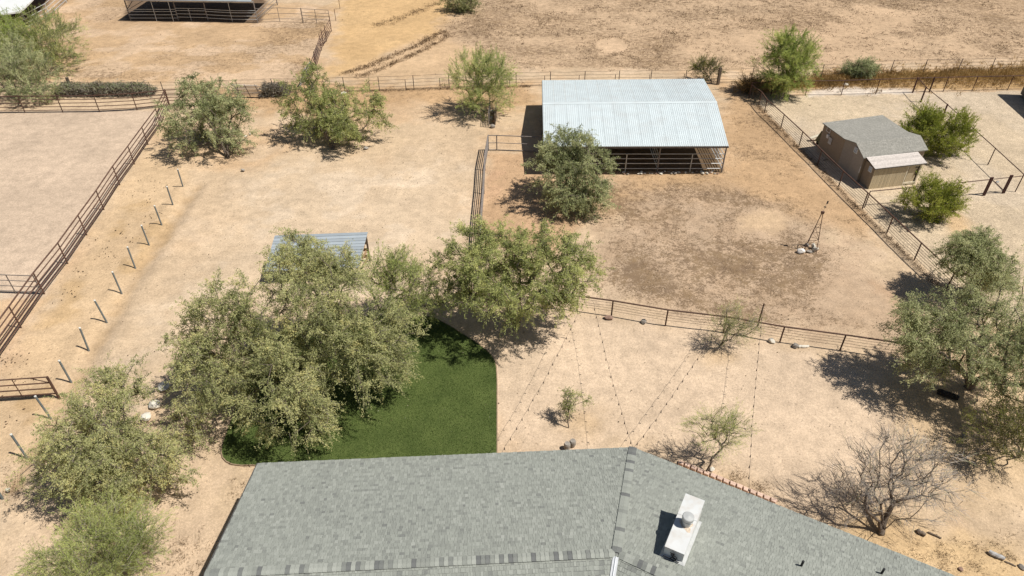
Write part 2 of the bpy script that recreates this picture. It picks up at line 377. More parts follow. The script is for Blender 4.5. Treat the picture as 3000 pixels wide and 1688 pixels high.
def paint():
    n_ = len(gx)
    col = np.tile(np.array([.50, .385, .262]), (n_, 1)); weed = np.full(n_, .10); grit = np.full(n_, .10)
    nf = fbm(gx, gy, .9, 33, 4)
    def lay(m, c, k=1.):
        nonlocal col
        m = np.clip(m+(nf-.5)*6.*m*(1-m), 0, 1)
        col = col*(1-(m*k)[:, None]) + np.array(c)*(m*k)[:, None]
    def setw(m, v):
        nonlocal weed
        weed = weed*(1-m) + v*m
    def setg(m, v):
        nonlocal grit
        grit = grit*(1-m) + v*m
    n8 = fbm(gx, gy, 8, 1); n3 = fbm(gx, gy, 3, 2); n20 = fbm(gx, gy, 20, 5); n1 = fbm(gx, gy, 1.2, 9)
    lay(sstep(.45, .7, n8), (.50, .35, .215), .7)
    lay(sstep(.52, .75, n3), (.54, .425, .305), .6)
    # open field beyond the far fence, right
    fld = poly_mask(gx, gy, [(1290, 205), (1150, 110), (1010, -110), (4300, -140), (4300, 200), (3000, 178), (2400, 195), (1900, 205)], 1.5, 2.)
    lay(fld, (.485, .355, .235), .85); setw(fld, .57+.28*(n8-.5)+.25*(n20-.5)+.45*(n3-.5))
    bare = fld*sstep(.56, .68, fbm(gx, gy, 11, 13)); lay(bare, (.50, .365, .24), .6); setw(bare, .40)
    pit = poly_mask(gx, gy, [(1750, 120), (1795, 112), (1838, 124), (1826, 146), (1780, 152), (1744, 143)], .8, 1.2); lay(pit, (.53, .39, .26)); setw(pit, .0)
    # orange sand at top centre, track, pen top left
    org = poly_mask(gx, gy, [(990, 0), (1300, -100), (1345, 40), (1250, 110), (1010, 215), (940, 240), (985, 100)], 1.5, 2.)
    lay(org, (.53, .36, .18), .85); setw(org, .08)
    trk = poly_mask(gx, gy, [(1010, 215), (1245, 105), (1310, 110), (1500, 210), (1010, 250)], 1.5, 1.); lay(trk, (.52, .37, .225), .8); setw(trk, .08)
    pen = poly_mask(gx, gy, [(-500, 240), (-300, -60), (990, 20), (890, 250), (400, 235)], 1., 1.)
    lay(pen, (.46, .32, .19), .85); setw(pen, .43+.9*np.maximum(n8-.5, -.2)); lay(pen*sstep(.47, .60, n3), (.54, .405, .28), .8)
    lay(poly_mask(gx, gy, [(330, 20), (560, 70), (470, 115), (320, 100), (250, 60)], 1.5, 2), (.44, .315, .20), .5)
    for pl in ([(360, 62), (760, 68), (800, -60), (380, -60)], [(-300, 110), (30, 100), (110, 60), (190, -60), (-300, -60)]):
        q_ = poly_mask(gx, gy, pl, .3, .3); lay(q_, (.15, .105, .07)); setw(q_, .1)  # ground under both shelters painted darker, deepening the shade of their roofs
    # strip by the far fence, brown and trampled
    stp = poly_mask(gx, gy, [(520, 250), (900, 250), (1560, 245), (1580, 330), (1400, 330), (1250, 290), (950, 350), (720, 330)], 1.5, 2.)
    lay(stp, (.45, .30, .165), .85); setw(stp, .45)
    # riding arena, raked pinkish sand
    are = poly_mask(gx, gy, [(-400, 325), (440, 323), (480, 330), (0, 1062), (-250, 1500)], .18, .15)
    lay(are, (.485, .385, .29)); setw(are, .0); setg(are, .22)
    ar2 = poly_mask(gx, gy, [(-400, 868), (118, 880), (0, 1062), (-250, 1500)], .3, .4); lay(ar2, (.51, .36, .225), .9)
    # lane between the arena and the stakes, dung and straw
    lan = poly_mask(gx, gy, [(500, 320), (560, 560), (120, 1260), (-300, 1700), (-200, 1500), (60, 1030)], .8, .8)
    lay(lan, (.52, .385, .24), .8); setw(lan, .26)
    lay(lan*sstep(.52, .66, n3), (.44, .31, .17), .75)
    # the low furrow along the stakes
    fur = line_dist(gx, gy, [G(575, 545)[:2], G(375, 850)[:2], G(300, 985)[:2], G(210, 1140)[:2], G(40, 1420)[:2]])
    lay(np.exp(-(fur/.38)**2)*(.3+.9*n1), (.40, .28, .16), .7)
    # central dirt lot: pale
    lot = poly_mask(gx, gy, [(820, 480), (1370, 460), (1370, 680), (1280, 900), (700, 900), (330, 1200), (430, 980)], 3., 2.)
    lay(lot, (.545, .435, .31), .8); setw(lot, .19); lay(lot*sstep(.5, .6, fbm(gx, gy, 2.2, 21)), (.565, .465, .35), .6)
    setw(poly_mask(gx, gy, [(960, 470), (1380, 400), (1380, 640), (900, 650)], 2., 2.), .26)
    # pen left of the barn tree and the ground round the barn
    bp_ = poly_mask(gx, gy, [(1425, 445), (1600, 440), (1610, 560), (1700, 660), (1640, 740), (1400, 720)], .6, .6)
    lay(bp_, (.45, .30, .18), .85); setw(bp_, .36); lay(bp_*sstep(.5, .6, n3), (.50, .33, .21), .6)
    brn = poly_mask(gx, gy, [(1830, 505), (2130, 505), (2105, 250), (2190, 270), (2460, 560), (2560, 700), (2330, 660), (2160, 600), (1950, 620), (1700, 640)], 1.4, 1.5)
    lay(brn, (.44, .30, .175), .9); setw(brn, .42+.8*(n3-.5))
    ins = poly_mask(gx, gy, [(1590, 300), (2100, 300), (2115, 503), (1590, 503)], .2, .2); lay(ins, (.13, .09, .055)); setw(ins, .15)  # barn floor: dark soil, with the roof's deep shade put into its colour
    # paddock with the windmill: rings of dead grass
    pad = poly_mask(gx, gy, [(1700, 860), (1720, 640), (1850, 560), (2150, 560), (2420, 690), (2680, 880), (2640, 1040), (2280, 985), (1950, 935)], 2.2, 2.)
    lay(pad, (.425, .318, .222), .9)
    c0 = G(2210, 690); rr = np.hypot(gx-c0[0], gy-c0[1])+2.5*(n8-.5)+1.5*(n3-.5)
    ring = np.exp(-((rr-5.2)/1.7)**2)+.7*np.exp(-((rr-9.)/1.3)**2)+.7*np.exp(-((rr-1.9)/.8)**2)
    setw(pad, np.clip(.54+.14*ring+.5*(n3-.5)+.35*(n8-.5), 0, .9))
    lay(pad*np.clip(ring, 0, 1)*sstep(.4, .6, nf), (.36, .255, .165), .45)
    bald = poly_mask(gx, gy, [(2175, 640), (2230, 622), (2290, 635), (2300, 665), (2240, 690), (2180, 675)], .8, .8); lay(bald, (.52, .385, .25)); setw(bald, .05)
    rt = poly_mask(gx, gy, [(2420, 660), (2500, 730), (2690, 900), (2600, 960), (2420, 900), (2400, 760)], 1.5, 1.5); lay(rt, (.50, .375, .26), .45); setw(rt, .24+.7*(n3-.5))
    lay(poly_mask(gx, gy, [(2560, 830), (2700, 890), (2640, 940)], 1., 1.), (.42, .275, .17), .6)
    # gravel yard right
    gv = poly_mask(gx, gy, [(2215, 300), (2260, 283), (2700, 272), (3700, 250), (4200, 900), (3100, 930), (2900, 960), (2620, 700)], .2, .15)
    lay(gv, (.49, .40, .285)); setw(gv, .0); setg(gv, .62)
    lay(gv*sstep(.5, .7, fbm(gx, gy, 5, 40)), (.475, .40, .305), .7)
    lay(gv*poly_mask(gx, gy, [(2760, 640), (2800, 610), (2860, 660), (2790, 690)], .6, .6), (.52, .36, .20), .7)
    wh = poly_mask(gx, gy, [(2360, 268), (2440, 252), (2660, 255), (2680, 272), (2360, 280)], .4, .5); lay(wh, (.62, .56, .49), .8)
    bank = poly_mask(gx, gy, [(2150, 235), (2400, 218), (3100, 196), (3100, 258), (2690, 262), (2440, 250), (2230, 275)], .5, .8)
    lay(bank, (.43, .28, .125), .85); setw(bank, .5)
    # house yard: soft pinkish sand
    yd = poly_mask(gx, gy, [(1460, 1340), (1460, 1060), (1600, 960), (1740, 935), (2280, 1015), (2640, 1080), (2640, 1300), (2400, 1500), (1860, 1310)], 1.2, 1.)
    lay(yd, (.545, .43, .315), .9); setw(yd, .045); setg(yd, .12)
    ld = poly_mask(gx, gy, [(640, 1420), (660, 1200), (480, 1300), (100, 1560), (50, 1750), (600, 1750)], 1.2, 1.); lay(ld, (.545, .42, .30), .85); setw(ld, .06)
    rb = poly_mask(gx, gy, [(2560, 1480), (2750, 1560), (3100, 1640), (3100, 1800), (2850, 1740), (2420, 1520)], 1., 1.); lay(rb, (.52, .38, .215), .9); setw(rb, .32)
    rr2 = poly_mask(gx, gy, [(2560, 1080), (3100, 1000), (3100, 1500), (2760, 1420)], 1.5, 1.5); lay(rr2, (.52, .39, .245), .8); setw(rr2, .12)
    for px, py in ((2100, 1040), (1700, 1230), (2010, 1440), (2140, 1450), (2600, 1560)):
        c = G(px, py); lay(np.exp(-(np.hypot(gx-c[0], gy-c[1])/1.)**2), (.46, .33, .19), .55)
    col = col*np.array([1.01, .985, .968])
    col = col*(1+.10*(n20-.5)[:, None])
    return np.clip(col, .02, .9), np.clip(weed, 0, 1), np.clip(grit, 0, 1)
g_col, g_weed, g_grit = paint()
gz = (fbm(gx, gy, 6, 3)-.5)*.10 + (fbm(gx, gy, 1.0, 8)-.5)*.035
_fur = line_dist(gx, gy, [G(575, 545)[:2], G(375, 850)[:2], G(300, 985)[:2], G(210, 1140)[:2], G(40, 1420)[:2]])
gz = gz - .12*np.exp(-((_fur-.1)/.4)**2) + .07*np.exp(-((_fur-1.0)/.5)**2)
flat = np.maximum(poly_mask(gx, gy, [(640, 1370), (660, 1250), (760, 960), (860, 900), (1280, 900), (1480, 1060), (1480, 1360)], .8), poly_mask(gx, gy, [(-400, 300), (500, 300), (0, 1080), (-300, 1500)], .8))
gz = gz*(1-flat) - .025
nx_, ny_ = len(xs), len(ys)
ii = np.arange(nx_*ny_).reshape(ny_, nx_)
gf = np.stack([ii[:-1, :-1], ii[:-1, 1:], ii[1:, 1:], ii[1:, :-1]], -1).reshape(-1, 4)
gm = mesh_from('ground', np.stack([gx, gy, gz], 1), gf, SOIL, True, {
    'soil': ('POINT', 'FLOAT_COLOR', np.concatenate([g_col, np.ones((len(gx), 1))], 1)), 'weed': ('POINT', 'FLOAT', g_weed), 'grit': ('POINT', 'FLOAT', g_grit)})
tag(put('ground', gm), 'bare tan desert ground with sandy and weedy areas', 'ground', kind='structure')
def weed_at(x, y):
    i = np.clip(np.searchsorted(xs, x), 0, nx_-1); j = np.clip(np.searchsorted(ys, y), 0, ny_-1); return g_weed.reshape(ny_, nx_)[j, i]
def soil_z(x, y):
    i = np.clip(np.searchsorted(xs, x), 0, nx_-1); j = np.clip(np.searchsorted(ys, y), 0, ny_-1); return gz.reshape(ny_, nx_)[j, i]

# ------------------------------------------------------------------ turf lawn
def smooth_loop(P, it=2):
    P = [np.asarray(p, float) for p in P]
    for _ in range(it):
        Q = []
        for i in range(len(P)):
            a, b = P[i], P[(i+1) % len(P)]; Q += [a*.75+b*.25, a*.25+b*.75]
        P = Q
    return P
turf_px = [(1455, 1380), (1455, 1200), (1455, 1085), (1447, 1050), (1415, 1018), (1340, 970), (1285, 938), (1250, 926), (1120, 927), (930, 930), (830, 960), (760, 1040), (705, 1160), (664, 1270), (648, 1318), (656, 1348), (690, 1364), (760, 1362), (900, 1400), (1200, 1420)]
TL = smooth_loop([G(*p)[:2] for p in turf_px], 1)
m, n, b = nodes_of('artificial_turf'); TURF = m
tc = N(n, 'ShaderNodeTexCoord')
rp = N(n, 'ShaderNodeValToRGB'); e = rp.color_ramp.elements
e[0].position = .3; e[0].color = (.028, .048, .011, 1); e[1].position = .70; e[1].color = (.135, .17, .05, 1)
n1_ = N(n, 'ShaderNodeTexNoise'); n1_.inputs['Scale'].default_value = 22; n1_.inputs['Detail'].default_value = 5; n1_.inputs['Roughness'].default_value = .75
n2_ = N(n, 'ShaderNodeTexNoise'); n2_.inputs['Scale'].default_value = .8; n2_.inputs['Detail'].default_value = 3
for q in (n1_, n2_): n.links.new(tc.outputs['Object'], q.inputs['Vector'])
ad = N(n, 'ShaderNodeMix', data_type='FLOAT'); ad.inputs[0].default_value = .3
n.links.new(n1_.outputs[0], ad.inputs[2]); n.links.new(n2_.outputs[0], ad.inputs[3]); n.links.new(ad.outputs[0], rp.inputs[0])
n.links.new(rp.outputs[0], b.inputs['Base Color']); b.inputs['Roughness'].default_value = .9; sock(b, 'Specular IOR Level', 'Specular').default_value = .15
bp = N(n, 'ShaderNodeBump'); bp.inputs['Strength'].default_value = .8; bp.inputs['Distance'].default_value = .04
n.links.new(n1_.outputs[0], bp.inputs['Height']); n.links.new(bp.outputs[0], b.inputs['Normal'])
k = len(TL)
tv = [(p[0], p[1], .035) for p in TL] + [(p[0], p[1], -.1) for p in TL]
tf = [tuple(range(k))] if sum(TL[i][0]*TL[(i+1) % k][1]-TL[(i+1) % k][0]*TL[i][1] for i in range(k)) > 0 else [tuple(range(k-1, -1, -1))]
tf += [(i, k+i, k+(i+1) % k, (i+1) % k) for i in range(k)]
tag(put('lawn', mesh_from('lawn', tv, tf, TURF)), 'dark green artificial turf lawn with a curved edge behind the house', 'lawn', kind='structure')
ed = thing('lawn_edging', 'thin brown edging strip round the green turf lawn', 'lawn edging', (TL[0][0], TL[0][1], 0))
ev = []; ef = []
for i, p in enumerate(TL):
    a, c = TL[i-1], TL[(i+1) % k]; t = unit(np.array(c)-np.array(a)); nn = np.array([t[1], -t[0]])
    for o_, z in ((.0, -.1), (.045, -.1), (.045, .045), (.0, .045)): ev.append((p[0]+nn[0]*o_, p[1]+nn[1]*o_, z))
for i in range(k):
    j = (i+1) % k
    for q in range(4): ef.append((4*i+q, 4*j+q, 4*j+(q+1) % 4, 4*i+(q+1) % 4))
part('edging_strip', ed, ev, ef, EDGING)

def blades(P, hgts, wid, lean, rs, nb=1):
    """small upright leaf blades at points P: returns verts, quad faces"""
    n = len(P); az = rs.uniform(0, 2*np.pi, n); ln = np.abs(rs.normal(lean, .25, n))
    d = np.stack([np.cos(az)*np.sin(ln), np.sin(az)*np.sin(ln), np.cos(ln)], 1)
    s = np.cross(d, rs.randn(n, 3)); s /= np.linalg.norm(s, axis=1)[:, None]+1e-9
    h = np.asarray(hgts)[:, None]; w_ = np.asarray(wid)[:, None] if not np.isscalar(wid) else wid
    V = np.stack([P, P+d*h*.45+s*w_, P+d*h, P+d*h*.45-s*w_], 1).reshape(-1, 3)
    return V, np.arange(n*4).reshape(n, 4)
rs = np.random.RandomState(2)
bx = rs.uniform(min(p[0] for p in TL), max(p[0] for p in TL), 90000); by = rs.uniform(min(p[1] for p in TL), max(p[1] for p in TL), 90000)
inn = poly_in(bx, by, TL); bx, by = bx[inn], by[inn]
V, Fq = blades(np.stack([bx, by, np.full(len(bx), .034)], 1), rs.uniform(.03, .07, len(bx)), .010, .8, rs)
tag(put('turf_blades', mesh_from('turf_blades', V, Fq, BLADE, attrs={'tint': ('FACE', 'FLOAT', np.clip(rs.normal(.42, .22, len(bx)), 0, 1))})), 'short green blades of the artificial turf', 'turf', kind='stuff')

# ------------------------------------------------------------------ house: two wings that bend at a hip
ZE, ZR = 2.75, 4.55
E1, E2, R1, R2 = G(755, 1358, ZE), G(1854, 1311, ZE), G(601, 1681, ZR), G(1806, 1620, ZR)
E3 = G(2798, 1688, ZE); d2 = unit(E3-E2); n2 = np.array([d2[1], -d2[0], 0])
E3 = E2 + d2*15.0; R3 = E3 + n2*(n2@(R2-E2)); R3[2] = ZR
mir = lambda e, r: np.array([2*r[0]-e[0], 2*r[1]-e[1], ZE])
N1, N2, N3 = mir(E1, R1), mir(E2, R2), mir(E3, R3)
house = thing('house', 'single storey house with a long grey shingled roof bent at a hip', 'house', ((E1+R2)/2*np.array([1, 1, 0])))
planes = [(E1, E2, R2, R1), (E2, E3, R3, R2), (N2, N1, R1, R2), (N3, N2, R2, R3)]
planes = [(planes[0][1], planes[0][0], planes[0][3], planes[0][2]), (planes[1][1], planes[1][0], planes[1][3], planes[1][2]), (N1, N2, R2, R1), (N2, N3, R3, R2)]
dv = []; df = []
for P in planes:
    for dz in (0, -.16):
        o = len(dv); dv += [p+np.array([0, 0, dz]) for p in P]; df.append((o, o+1, o+2, o+3) if dz == 0 else (o+3, o+2, o+1, o))
DECK = simple('roof_felt', (.15, .155, .15), .95)
roof = part('roof', house, dv, df, DECK)
for a, c in ((E1, E2), (E2, E3), (N1, N2), (N2, N3)):
    t = unit(c-a); part('fascia', house, *hexa([a+(0, 0, -.2), c+(0, 0, -.2), c+(0, 0, -.2)+np.cross(t, (0, 0, 1))*.03, a+(0, 0, -.2)+np.cross(t, (0, 0, 1))*.03], [a+(0, 0, -.01), c+(0, 0, -.01), c+(0, 0, -.01)+np.cross(t, (0, 0, 1))*.03, a+(0, 0, -.01)+np.cross(t, (0, 0, 1))*.03]), DARKEDGE)
for a, c in ((E1, R1), (N1, R1), (E3, R3), (N3, R3)):
    o = unit(E1-E2)*.035 if a is E1 or a is N1 else unit(E3-E2)*.035
    part('barge_board', house, *hexa([a+(0, 0, -.22), c+(0, 0, -.22), c+o+(0, 0, -.22), a+o+(0, 0, -.22)], [a+(0, 0, .02), c+(0, 0, .02), c+o+(0, 0, .02), a+o+(0, 0, .02)]), DARKEDGE)
# walls, set in under the eaves
def inset(a, c, k): return a+(c-a)*k
def wall(a, c, h0, h1, name='wall'):
    a = np.array([a[0], a[1], 0.]); c = np.array([c[0], c[1], 0.]); t = unit(c-a); q = np.array([-t[1], t[0], 0])*.1
    return part(name, house, *hexa([a+(0, 0, -.2), c+(0, 0, -.2), c+q+(0, 0, -.2), a+q+(0, 0, -.2)], [a+(0, 0, h0), c+(0, 0, h1), c+q+(0, 0, h1), a+q+(0, 0, h0)]), STUCCO)
kin = .1
w1, w2, w3 = inset(E1, R2, .07), inset(E2, R2, .1), inset(E3, R2, .07)
v1, v2, v3 = inset(N1, R2, .07), inset(N2, R2, .1), inset(N3, R2, .07)
zz = ZE+.08
for a, c in ((w1, w2), (w2, w3), (v1, v2), (v2, v3)): wall(a, c, zz, zz)
for a, c in ((w1, v1), (w3, v3)):
    mdl = (a+c)/2; wall(a, mdl, zz, ZR-.3, 'gable_wall'); wall(mdl, c, ZR-.3, zz, 'gable_wall')

rs = np.random.RandomState(7)
EXP = .142
sh = []      # every shingle: corner frame, width, tone
for pi, (A, B, Cc, D) in enumerate(planes):
    # A->B eave; D above A, Cc above B
    u = unit(B-A); r = (D-A); v = unit(r-u*(r@u)); nn = np.cross(u, v)
    if nn[2] < 0: nn = -nn
    Lv = (D-A)@v; uA, uB, uD, uC = 0., (B-A)@u, (D-A)@u, (Cc-A)@u
    rows = int(Lv/EXP)
    for k_ in range(rows):
        if pi >= 2 and k_ < rows-13: continue
        f = (k_+.5)/rows; ul = uA+(uD-uA)*f; ur = uB+(uC-uB)*f
        x = ul + 0.0; first = True; t_prev = .5
        while x < ur-.03:
            w_ = rs.choice([.08, .10, .13, .16]); w_ = min(w_, ur-x)
            if first: w_ = min(rs.uniform(.05, .24), ur-x); first = False
            hi = rs.rand() < .5
            c = A+u*x+v*(k_*EXP)
            patch = fbm(np.array([c[0]]), np.array([c[1]]), 2.2, 31)[0]-.5
            tone = np.clip((.62 if hi else .48)+rs.normal(0, .12)+patch*.2, 0, 1)
            if pi >= 2: tone = np.clip(tone, 0, 1)
            sh.append((c, u, v, nn, w_, tone, .009 if hi else .0, pi)); x += w_
def shingle_verts(c, u, v, n, w_, lift):
    g = .003; lo, up = .016+lift, .005
    p = lambda a, b_, h: c+u*a+v*b_+n*h
    return [p(g, 0, lo), p(w_-g, 0, lo), p(w_-g, EXP+.012, up+lift*.4), p(g, EXP+.012, up+lift*.4), p(g, 0, .0), p(w_-g, 0, .0), p(w_-g, EXP+.012, .0), p(g, EXP+.012, .0)]
SHF = [(0, 1, 2, 3), (4, 5, 1, 0), (5, 6, 2, 1), (7, 4, 0, 3)]
def key(s):
    c = s[0]+s[1]*s[4]/2+s[2]*EXP/2; x, y = PX(*c)
    inb = 0 < x < 3000 and 0 < y < 1688
    ang = abs(unit(CAM-c)@s[3])
    return -(ang*s[4]/(np.linalg.norm(c-CAM)**2)) if inb else 1e6
order = sorted(range(len(sh)), key=lambda i: key(sh[i]))
solo = set(order[:290])
V = []; Fc = []; T = []
cache = {}
for i, s in enumerate(sh):
    if i in solo:
        wq = round(s[4], 2); tq = round(s[5]*5)/5; kq = (wq, tq, s[6] > 0)
        if kq not in cache:
            cache[kq] = mesh_from('shingle', shingle_verts(np.zeros(3), np.array([1., 0, 0]), np.array([0, 1., 0]), np.array([0, 0, 1.]), wq, s[6]), SHF, SHINGLE, attrs={'tint': ('FACE', 'FLOAT', [tq]*4)})
        mtx = Matrix((tuple(s[1]), tuple(s[2]), tuple(s[3]))).transposed().to_4x4(); mtx.translation = Vector(s[0])
        put('shingle', cache[kq], roof, mat=mtx)
    else:
        o = len(V); V += shingle_verts(*s[:5], s[6]); Fc += [tuple(q+o for q in f) for f in SHF]; T += [s[5]]*4
shf = part('shingles', roof, np.array(V), np.array(Fc), SHINGLE, attrs={'tint': ('FACE', 'FLOAT', T)}); shf['kind'] = 'stuff'

# ridge and hip caps, each one a folded piece
def capmesh(wd, drop, tone, ln=.20):
    V = []
    for x, h in ((0, .045), (ln, .024)):
        for y, z in ((-wd, -drop), (0, 0), (wd, -drop)): V.append((x, y, z+h))
    for x in (0, ln):
        for y, z in ((-wd, -drop), (0, 0), (wd, -drop)): V.append((x, y, z+.004))
    Fs = [(0, 3, 4, 1), (1, 4, 5, 2), (6, 0, 1, 7), (7, 1, 2, 8), (9, 6, 0, 3)[:4], (8, 11, 5, 2)]
    Fs[4] = (6, 9, 3, 0)
    return mesh_from('ridge_cap', V, Fs, SHINGLE, attrs={'tint': ('FACE', 'FLOAT', [tone]*6)})
capc = {}
def caps(a, c, wd, slope, step, tones):
    d = unit(c-a); L_ = np.linalg.norm(c-a); side = unit(np.cross((0, 0, 1), d)); up = np.cross(d, side)
    for k_ in range(int(L_/step)):
        tq = float(rs.choice(tones)); kk = (wd, slope, tq)
        if kk not in capc: capc[kk] = capmesh(wd, wd*slope, tq, step+.055)
        mtx = Matrix((tuple(d), tuple(side), tuple(up))).transposed().to_4x4(); mtx.translation = Vector(a+d*(k_*step)+np.array([0, 0, .012]))
        put('ridge_cap', capc[kk], roof, mat=mtx)
TN = [.0, .08, .2, .35, .55, .7, .8, .8, .9]
caps(R1, R2, .15, .30, .145, TN)
caps(R3, R2, .15, .30, .145, TN)
caps(E2+unit(R2-E2)*.03, R2, .16, .085, .19, [.0, .08, .3, .5, .62, .62, .7])
# open metal valley on the near side
dvl = unit(N2-R2); sd_ = unit(np.cross((0, 0, 1), dvl))
part('valley_flashing', house, *hexa([R2+dvl*.15-sd_*.09+(0, 0, .0), N2-sd_*.09, N2+sd_*.09, R2+dvl*.15+sd_*.09], [R2+dvl*.15-sd_*.09+(0, 0, .05), N2-sd_*.09+(0, 0, .05), N2+sd_*.09+(0, 0, .05), R2+dvl*.15+sd_*.09+(0, 0, .05)]), SILVER)
part('valley_rib', house, *tube([R2+dvl*.15+(0, 0, .06), N2+(0, 0, .06)], .018, 6), SILVER)

# chimney with a sheet metal top and round flue cap
ZT = 4.86
ct = [G(2009, 1447.7, ZT), G(2063.6, 1469, ZT), G(2005.4, 1622.5, ZT), G(1949, 1598.5, ZT)]
ct = [ct[3], ct[2], ct[1], ct[0]]
dn = lambda p, z: np.array([p[0], p[1], z])
ch = part('chimney', house, *hexa([dn(p, 2.9) for p in ct], [dn(p, ZT-.05) for p in ct]), WHITEMETAL)
cc = sum(ct)/4
big_ = [cc+(p-cc)*1.03 for p in ct]
part('chimney_top', ch, *hexa([dn(p, ZT-.06) for p in big_], [dn(p, ZT) for p in big_]), WHITEMETAL)
fl = G(2011, 1536, ZT); cp = []
for r_, z in ((.14, 0), (.14, .20), (.175, .20), (.175, .26), (.15, .27), (.15, .30), (.19, .31), (.19, .42), (.17, .44), (0.02, .46)): cp.append((r_, z))
V = []; Fc = []; ns_ = 20
for r_, z in cp:
    for q in range(ns_): V.append((fl[0]+r_*math.cos(2*math.pi*q/ns_), fl[1]+r_*math.sin(2*math.pi*q/ns_), ZT+z))
for i in range(len(cp)-1):
    for q in range(ns_): Fc.append((i*ns_+q, i*ns_+(q+1) % ns_, (i+1)*ns_+(q+1) % ns_, (i+1)*ns_+q))
Fc.append(tuple((len(cp)-1)*ns_+q for q in range(ns_)))
part('flue_cap', ch, V, Fc, GREYMETAL)
pl_ = planes[1]; nrm = np.cross(pl_[1]-pl_[0], pl_[3]-pl_[0])
def roofz(x, y): return pl_[0][2]-(nrm[0]*(x-pl_[0][0])+nrm[1]*(y-pl_[0][1]))/nrm[2]
skirt_o = [dn(cc+(p-cc)*1.0, 0) for p in ct]; sk_o = []
for i, p in enumerate(ct):
    o_ = unit(p-ct[i-1])+unit(p-ct[(i+1) % 4]); sk_o.append(p+o_*.10)
for i in range(4):
    j = (i+1) % 4
    q4 = [dn(sk_o[i], min(roofz(*sk_o[i][:2]), ZR)+.030), dn(sk_o[j], min(roofz(*sk_o[j][:2]), ZR)+.030), dn(ct[j], min(roofz(*ct[j][:2]), ZR)+.10), dn(ct[i], min(roofz(*ct[i][:2]), ZR)+.10)]
    part('flashing', ch, *hexa([p-np.array([0, 0, .02]) for p in q4], q4), GREYMETAL)
RUSTSTAIN = simple('rust_stain', (.56, .46, .36), .9, var=.3, scale=14)
stn = []
for q in range(18):
    a_ = 2*math.pi*q/18; r_ = .20+.05*math.sin(3*a_)+.03*math.cos(5*a_+1); stn.append((fl[0]+r_*math.cos(a_), fl[1]+r_*math.sin(a_)*1.1-.03, ZT+.004))
part('stain', ch, stn, [tuple(range(18))], RUSTSTAIN)
# seam across the top
sa, sb = inset(big_[2], big_[1], .40), inset(big_[3], big_[0], .40)
part('seam', ch, *tube([sa+(0, 0, .004), sb+(0, 0, .004)], .008, 4), GREYMETAL)
# ironwork on the end of the chimney: rings and a small cut-out bird over a bar
fa, fb = dn(ct[0], 4.58), dn(ct[1], 4.58); fd = unit(fb-fa); fo = np.cross(fd, (0, 0, 1)); 
if fo[1] > 0: fo = -fo
def ring(c, r_, t_, nseg=14):
    return tube([c+fd*r_*math.cos(2*math.pi*q/nseg)+np.array([0, 0, 1])*r_*math.sin(2*math.pi*q/nseg) for q in range(nseg+1)], t_, 5)
mid_ = (fa+fb)/2+fo*.09; orn = thing('chimney_ornament', 'black wrought iron ornament of rings mounted on the chimney end', 'ornament', mid_)
for q, (ox, oz, r_) in enumerate(((.06, .0, .07), (.03, -.10, .08), (-.02, .09, .05))): part('ring', orn, *ring(mid_+fd*ox+(0, 0, oz), r_, .018), BLACK)
part('bar', orn, *tube([mid_-fd*.30+(0, 0, -.16), mid_+fd*.22+(0, 0, -.16)], .016, 6), BLACK)
part('bracket', orn, *tube([mid_+(0, 0, -.05), mid_-fo*.10+(0, 0, -.05)], .014, 6), BLACK)
part('bird_wings', orn, *join(box(mid_+fd*-.03+(0, 0, .17), (.16, .02, .03), fd), box(mid_+(0, 0, .15), (.04, .02, .10), fd)), BLACK)
# plumbing vents
def on_plane(px, py, P):
    A, B, D = P[0], P[1], P[3]; nn = np.cross(B-A, D-A); a = CAM.astype(float); d = G(px, py)-a; t = nn@(A-a)/(nn@d); return a+t*d
for px, py in ((2347, 1659), (2582, 1681)):
    p = on_plane(px, py, planes[1]); part('vent_pipe', house, *tube([p-(0, 0, .1), p+(0, 0, .30)], .04, 8), BLACK)

# scalloped brick edging along the right wing
be = thing('brick_edging', 'row of pink scalloped bricks edging the ground beside the house', 'brick edging', G(2130, 1415))
a, c = G(1985, 1356), G(2290, 1480); d = unit(c-a); L_ = np.linalg.norm(c-a); q = np.array([-d[1], d[0], 0])
nb = int(L_/.285)
bm_ = []
for _ in range(3):
    V = [(-.10, -.07, -.1), (.10, -.07, -.1), (.14, .13, -.1), (-.14, .13, -.1), (-.10, -.07, .07), (.10, -.07, .07), (.14, .13, .07), (-.14, .13, .07), (-.08, -.06, .10), (.08, -.06, .10), (.125, .12, .10), (-.125, .12, .10)]
    bm_.append(mesh_from('brick', V, [(0, 1, 5, 4), (1, 2, 6, 5), (2, 3, 7, 6), (3, 0, 4, 7), (4, 5, 9, 8), (5, 6, 10, 9), (6, 7, 11, 10), (7, 4, 8, 11), (8, 9, 10, 11)], BRICK))
for i in range(nb):
    p = a+d*(i+.5)*.285+q*rs.uniform(-.012, .012); mtx = Matrix((tuple(d), tuple(q), (0, 0, 1))).transposed().to_4x4() @ Matrix.Rotation(rs.uniform(-.05, .05), 4, 'Z'); mtx.translation = Vector(p)
    put('brick', bm_[i % 3], be, mat=mtx)

